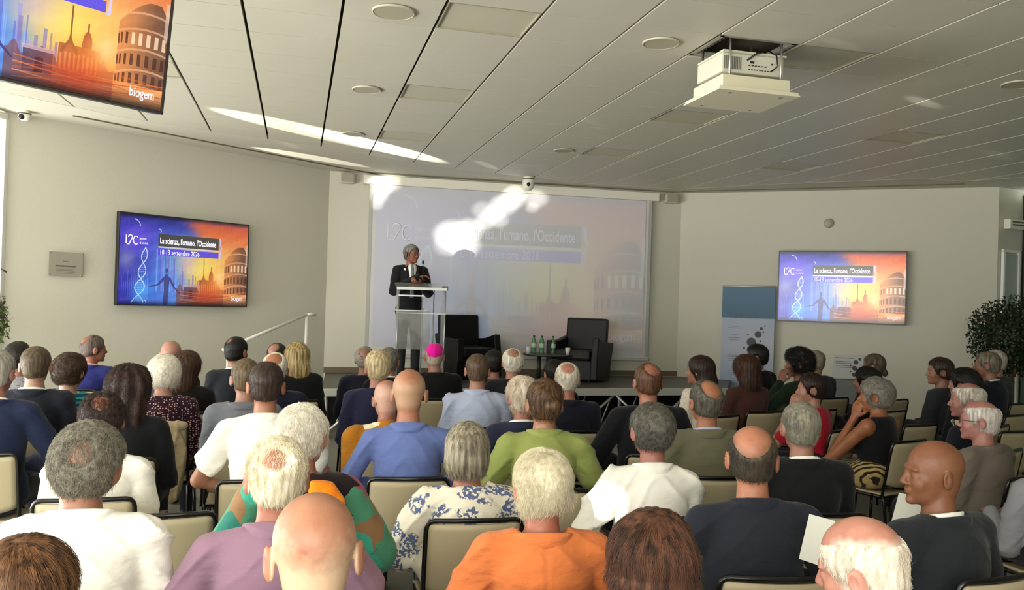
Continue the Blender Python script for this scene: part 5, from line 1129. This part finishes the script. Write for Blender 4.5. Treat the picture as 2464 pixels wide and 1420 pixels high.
P_(1928, 967, 3.9, 'man with mottled grey hair, black jacket and white shirt collar', 'grey-haired man in black jacket', top='jacket', topmat=cl('17181a'), collar=jack(cl('17181a'), WHT), hair=H(t=.008, amp=.002, slen=.011, clump=.5), haircol=('8a8674', '66625a'), strand=5000, sk='bf8a74', sw=.178, hs=.97, hyaw=-.10, yaw=.05)
P_(1700, 914, 4.6, 'man with bare tanned crown and olive jacket', 'man in olive jacket', top='jacket', topmat=cl('67654f'), collar=jack(cl('67654f'), cl('a9b0cc')), hair=H(t=.008, bald=[((.008, -.065, .10), (.050, .06, .072))]), haircol=('5e5a4e', '3a362e'), strand=2200, sk='c4825a', hyaw=.03, sw=.175, yaw=.10)
# right block
P_(1684, 855, 7.0, 'woman with dark shoulder-length hair and white tweed jacket', 'woman in white tweed', sex='f', top='jacket', topmat=TWEED, hair=H('long', t=.012, len=.16, slen=.04, lift=.05), haircol=('35241c', '180e0a'), strand=1200, yaw=UP+.35, hyaw=.45, sk='b8866c')
P_(1795, 853, 7.4, 'woman with long wavy brown hair and brown dress', 'woman in brown dress', sex='f', top='dress', topmat=cl('4a2e28'), hair=H('long', t=.024, len=.24, slen=.045, wave=.008, turns=4), haircol=('4e3224', '22140e'), strand=1800, yaw=UP+.15, sw=.16)
P_(1821, 828, 8.6, 'young man with black hair in front of the roll-up banner', 'black-haired man at the banner', top='jacket', topmat=cl('17171a'), collar=jack(cl('17171a'), cl('b8a890')), hair=H(t=.020), haircol=DRK, strand=500, yaw=UP+.3, hyaw=.7, sk='b8806a')
P_(1922, 838, 7.6, 'young man with black curly hair and dark green top, hand at chin', 'curly-haired man in green', top='shirt', topmat=cl('1f2e20'), hair=H('curly', t=.030, amp=.014, nsc=70, slen=.03, wave=.012, turns=7, lift=.8, mess=.7), haircol=DRK, strand=4500, yaw=UP+.35, hyaw=.75, sk='b0785e', arms=('cheek', 'lap'))
P_(1962, 843, 8.7, 'man with close-cropped grey head and charcoal suit by the right wall', 'crop-haired man in charcoal suit', top='jacket', topmat=cl('3a3b40'), collar=jack(cl('3a3b40'), WHT), hair=H(t=.004), haircol=('8a8070', '6a6254'), sk='b08a72', yaw=UP+.2, hyaw=.2, sw=.18)
P_(1952, 897, 6.4, 'child with dark hair in a red shirt, chin on hand', 'child in red', top='tee', topmat=cl('a3182c'), hair=H(t=.016, slen=.02), haircol=('2a1a14', '120a08'), strand=1200, yaw=UP+.45, hyaw=.75, sk='c4907a', hs=.95, sw=.135, bulk=.9, arms=('cheek', 'lap'))
P_(2103, 851, 8.7, 'woman with tied brown hair and grey top at the right wall', 'woman at the right wall', sex='f', top='jacket', topmat=cl('2e2c30'), hair=H('bun', t=.014, bun=(.02, -.10, -.06)), haircol=('6a5a48', '2e241a'), strand=700, yaw=UP+.2, hyaw=.5, sk='b08870')
P_(2086, 882, 7.7, 'person in black with black hair, leaning forward', 'leaning person in black', sex='f', top='blouse', topmat=cl('141212'), hair=H('curly', t=.022, amp=.004), haircol=DRK, strand=900, yaw=UP+.35, hyaw=.3, lowcol='141212')
P_(2108, 908, 6.0, 'woman with short grey hair, bare arm raised to her chin', 'grey-haired woman in black sleeveless dress', sex='f', top='tank', topmat=cl('131316'), hair=H('curly', t=.020, amp=.003, slen=.03, clump=.4), haircol=('868276', '65625a'), strand=2500, yaw=UP+.30, hyaw=.55, sk='b87448', arms=('cheek', 'lap'), low='skirt', lowcol=ZEB, handres=True)
P_(2262, 860, 7.6, 'man with dark swept hair and charcoal suit, profile to the left', 'man in charcoal suit', top='jacket', topmat=cl('2c2e33'), collar=jack(cl('2c2e33')), hair=H(t=.014, slen=.03), haircol=('3c3024', '1a140e'), strand=1000, yaw=UP+.40, hyaw=.75, sk='b88468')
P_(2320, 885, 6.9, 'person with black curly hair between two grey-haired men, right', 'black-haired person on the right', top='jacket', topmat=cl('17181c'), hair=H('curly', t=.024, amp=.006), haircol=DRK, strand=1200, yaw=UP+.35, hyaw=.2)
P_(2376, 846, 7.7, 'man with grey-brown hair and navy suit beside the ficus', 'man in navy suit by the ficus', top='jacket', topmat=cl('181b28'), collar=jack(cl('181b28'), WHT), hair=H(t=.010), haircol=('7c7262', '4a4438'), strand=1200, yaw=UP+.30, hyaw=.45, sk='b08068', sw=.185)
P_(2394, 842, 8.7, 'white-haired man just behind the ficus-side man', 'white-haired man by the plant', top='jacket', topmat=cl('3a3c40'), hair=H(t=.012), haircol=('b8b4a8', '8a867a'), strand=500, yaw=UP+.3, hyaw=.2)
P_(2328, 920, 5.7, 'balding white-haired man with zebra-pattern scarf', 'man with zebra scarf', top='jacket', topmat=cl('1b1d26'), hair=H(t=.008, bald=[((0, .0, .135), (.058, .10, .06))], slen=.03), haircol=('d8d0c4', '9a9286'), strand=2000, yaw=UP+.35, hyaw=.65, sk='c08878', extra=scarf(ZEB2))
P_(2358, 962, 4.85, 'pink bald man with white hair, spectacles and taupe jacket', 'man in taupe jacket', top='jacket', topmat=cl('6a6258'), collar=jack(cl('6a6258')), hair=H(t=.008, bald=[((0, .0, .13), (.066, .105, .068))], slen=.018), haircol=('d8d0c8', 'a09a90'), strand=2600, yaw=UP+.30, hyaw=.60, sk='cb8e82', sw=.18, bulk=1.1, extra=glasses, hs=.97)
P_(2248, 1061, 3.08, 'bald brown-skinned man in profile with dark suit and white collar', 'bald man in dark suit', top='jacket', topmat=cl('25282c'), collar=jack(cl('25282c'), WHT), sk='9c6644', hs=1.0, jaw=1.05, yaw=UP+.15, hyaw=1.15, sw=.185, bulk=1.15, arms=('wide', 'wide'))
P_(2078, 1241, 1.98, 'elderly man with thin white hair and pink scalp, bottom right', 'elderly man, bottom right', top='shirt', topmat=cl('a9bccb'), collar=[(cl('a9bccb'), -.0, .008)], hair=H(t=.006, bald=[((.0, -.02, .12), (.068, .110, .085))], slen=.016, lift=.1, mess=.25), haircol=('e4dccc', 'b8a894'), strand=9000, srad=.0006, sk='dc9c84', yaw=UP+.1, hyaw=.55, hpitch=-.25, hroll=-.12, hs=.97)
P_(2520, 1010, 4.2, 'person in a light grey top cut off by the right picture edge', 'person at the right edge', top='shirt', topmat=cl('8a8a90'), hair=H(t=.012), haircol=GRY, arms=('lap', 'lap'))
# the speaker
def speaker_extra(body, P, F, g):
    zs = P['zs']
    f = Field(axis(-.26, .26, .012), axis(-.22, .26, .012), axis(.0, P['hz']+.14, .012))
    f.ell((0, 0, P['hz']+.03), (.165, .12, .13), 0)
    for s in (-1, 1): f.cap((s*.085, .0, P['hz']-.02), (s*.095, .01, .50), .090, .066, .03); f.cap((s*.095, .01, .50), (s*.10, -.01, .08), .066, .055, .02)
    link_mesh('trousers', f.mesh('trousers', 1, lambda V, N: .004*rngnoise(V*np.array((1, 1, .5)), 22, 3))[0], cl('2c2c2e'), body)
    for s in (-1, 1):
        o = bpy.data.objects.new('shoe', LOW['shoe']); C.objects.link(o); o.parent = body; o.location = (s*.10, .0, 0)
    # shirt front, tie and lapels lie on the chest
    def onchest(x, z, off=.0): return Vector((x, .112+.028*math.cos(x*9)-.10*max(0, z-(zs-.08))-.42*max(0, z-(zs+.005))+off, z))
    mb = MB(); bm = mb.bm
    Z = np.linspace(zs+.080, zs-.36, 14)
    def sheet(xs_l, xs_r, off, mat, name, th=.004):
        b2 = MB(); rows = []
        for i, z in enumerate(Z): rows.append([b2.bm.verts.new(onchest(xl, z, off)) for xl in np.linspace(xs_l[i], xs_r[i], 4)])
        for a, b in zip(rows, rows[1:]):
            for k in range(3): b2.bm.faces.new((a[k], a[k+1], b[k+1], b[k])).smooth = True
        o = b2.build(name, mat, body); md = o.modifiers.new('s', 'SOLIDIFY'); md.thickness = th; return o
    wv = [.046, .056]+[.056-.050*(i/11)**.8 for i in range(12)]; sheet([-a for a in wv], wv, .010, WHT, 'shirt_front')
    tw_ = [.012, .014, .018]+[.014+.012*min(1, i/8) for i in range(1, 12)]; sheet([-a for a in tw_], tw_, .018, cl('6f7684'), 'tie')
    lw = [.008, .018]+[.028+.030*max(0, math.sin(i/11*3.1))**.7 for i in range(12)]
    for s in (-1, 1):
        a, b = [s*w_ for w_ in wv], [s*(w_+l_) for w_, l_ in zip(wv, lw)]; sheet(a, b, .013, MATS['cloth_1a1b1e'], 'lapel', .006)
    glasses(body, P, F, g)
    for s in (-1, 1):
        sh, E, Wp, hd, pn = arm_pts(P, s); u = (Wp-E)/np.linalg.norm(Wp-E); MB().cyl(tuple(E+(Wp-E)*.93), tuple(Wp+u*.004), .031, .030, seg=20).build('cuff', WHT, body)
SB = person(991, 588, 10.9, 'standing speaker in dark suit and tie with grey hair at the lectern', pose='stand', floor=HS, yaw=math.pi+.30, hyaw=.60, top='jacket', topmat=cl('1a1b1e'), collar=[(WHT, .012, .000)], hair=H(t=.014, hairline=.02), haircol=('62625c', '3a3a35'), strand=1200, sk='a8694c', sw=.178, handres=True, extra=speaker_extra,
       arms=(((.06, .06, -.28), (-.11, .29, -.16), (-.7, .6, .1), (-.3, 0, 1)), ((.05, .08, -.27), (-.235, .26, -.09), (-.95, .2, .25), (0, .3, -1))))
SB['category'] = 'person'
# beige jacket hung over the back of the white-haired woman's chair
jp = [o for o in C.objects if o.get('label', '').startswith('white-haired woman in a dark red')][0]
f = Field(axis(-.24, .24, .010), axis(-.34, -.13, .008), axis(.30, .86, .010)); f.ell((0, -.255, .62), (.195, .030, .24), 0); f.cap((-.17, -.245, .815), (.17, -.245, .815), .028, .028, .02); f.ell((.05, -.27, .45), (.13, .03, .16), .03)
f.ell((0, -.232, .55), (.188, .022, .27), .004, 'sub')
me = f.mesh('hung_jacket', 2, lambda V, N: .010*(1-np.abs(np.sin(V[:, 0]*38+2*rngnoise(V, 6, 2))))**2+.005*rngnoise(V*np.array((2, 1, .6)), 14, 8))[0]
tag(link_mesh('hung_jacket', me, cl('a89878', .010), None, jp.location, jp.rotation_euler.z), 'beige jacket hung over the chair back behind the white-haired woman in red print', 'jacket')
# empty chairs
for px, py, d, rz, lab in ((392, 1245, 3.28, UP+.05, 'empty beige shell chair beside the curly grey-haired man'), (2218, 999, 6.6, UP+.2, 'empty beige chair in the right block, between dress and taupe jacket'),
    (2455, 1000, 6.4, UP+.1, 'beige chair at the right edge of the picture'), (1400, 1410-60, 9.0, UP, None), (850, 1128, 4.6, UP, None)):
    if lab is None: continue
    q = at(px, py, d); r_ = Matrix.Rotation(rz, 3, 'Z') @ Vector((0, .245, 0)); chair(q.x+r_.x, q.y+r_.y, rz, lab)
# printed programmes
def paper(px, py, d, rx, rz, label, sz=(.10, .15)):
    q = at(px, py, d); o = tag(MB().box((0, 0, 0), (sz[0], sz[1], .002)).build('programme_sheet', pmat('paper', 'b9b9ae', .8), None, q), label, 'leaflet', 'printed programmes'); o.rotation_euler = (rx, 0, rz); return o
paper(1966, 1300, 2.72, 1.25, -1.0, 'white programme sheet held beside the navy pullover man')
paper(2182, 1235, 3.3, 1.1, -.9, 'white programme sheet in front of the bald man in dark suit')

# gooseneck and handheld microphone at the lectern
q = at(1017, 655, 10.62); o = tag(empty('microphone', q, 0), 'thin black gooseneck microphone on the lectern, in front of the speaker', 'microphone')
MB().tube([(0, 0, -.17), (.006, .0, -.05), (0, .02, .06), (-.004, .05, .11)], .005, 6).build('gooseneck', M_black, o)
MB().lathe([(.001, -.02), (.011, -.014), (.014, .0), (.011, .022), (.001, .028)], (-.004, .05, .125), 12).build('microphone_head', M_black, o)

# ------------------------------------------------------------------ sunlight thrown in low by bright things outside the left and rear glass
SUNC = (1.0, 0.97, 0.84)
def glint(name, src, p, r, energy, blend=.5, sx=1.0, sy=1.0):
    src, p = Vector(src), Vector(p); d = (p-src).length; e = energy*d*d
    o = spot(name, src, p, e, math.degrees(2*math.atan(r/d)), SUNC, blend, .01); o.scale = (sx, sy, 1); return o
A_, B_ = onz(480, 255, CEIL), onz(1060, 392, CEIL); u_ = (B_-A_).normalized()
for k, (pa, pb, e_) in enumerate((((490, 256), (1050, 386), 75), ((700, 300), (1085, 396), 150), ((600, 352), (900, 405), 50), ((850, 402), (1030, 420), 120))):
    a, b = onz(*pa, CEIL), onz(*pb, CEIL); u = (b-a).normalized(); S = a-u*5.2; S.z = .5
    da, db = (a-S).normalized(), (b-S).normalized(); mid_ = (da+db).normalized(); half = da.angle(db)/2
    lo = bpy.data.lights.new('sun_reflection', 'SPOT'); lo.energy = e_*90; lo.color = SUNC; lo.spot_size = 2*half; lo.spot_blend = .35; lo.shadow_soft_size = .01
    ob = bpy.data.objects.new('sun_reflection', lo); C.objects.link(ob); ob.location = S
    # wide along the travel direction, narrow across it
    x_ = mid_.cross(Vector((0, 0, 1))).normalized(); y_ = x_.cross(mid_).normalized(); ob.rotation_euler = Matrix((x_, y_, -mid_)).transposed().to_euler(); ob.scale = (.42, 1, 1)
sp_ = lambda px, py: (lambda r: CP+r*(((sc_c+nS*.06)-CP).dot(nS)/r.dot(nS)))(ray(px, py))
S0 = (-5.2, 3.0, 2.25)
for px, py, r, e in ((1090, 565, .26, 70), (1120, 590, .24, 60), (1130, 555, .22, 60), (1080, 590, .2, 30), (1170, 535, .15, 45), (1165, 505, .16, 28), (1190, 515, .16, 40), (1215, 495, .20, 60), (1238, 480, .18, 60), (1205, 530, .14, 35), (1250, 465, .15, 50), (1295, 478, .17, 45), (1285, 500, .10, 30), (920, 448, .18, 70), (915, 470, .15, 50), (912, 492, .10, 30), (940, 436, .2, 50)):
    glint('sun_reflection', S0, sp_(px, py), r, e, 1.0)
S1 = (-4.5, .5, .9)
for px, py, r, e in ((2030, 108, .05, 10), (2222, 246, .06, 40), (1418, 292, .05, 9), (2398, 372, .07, 9), (1170, 397, .08, 40), (700, 350, .07, 20)):
    glint('sun_reflection', S1, onz(px, py, CEIL), r, e, .9)
glint('sun_through_window', (-4.8, -2.6, 2.9), at(1452, 1205, 3.62), .09, 70, .3)
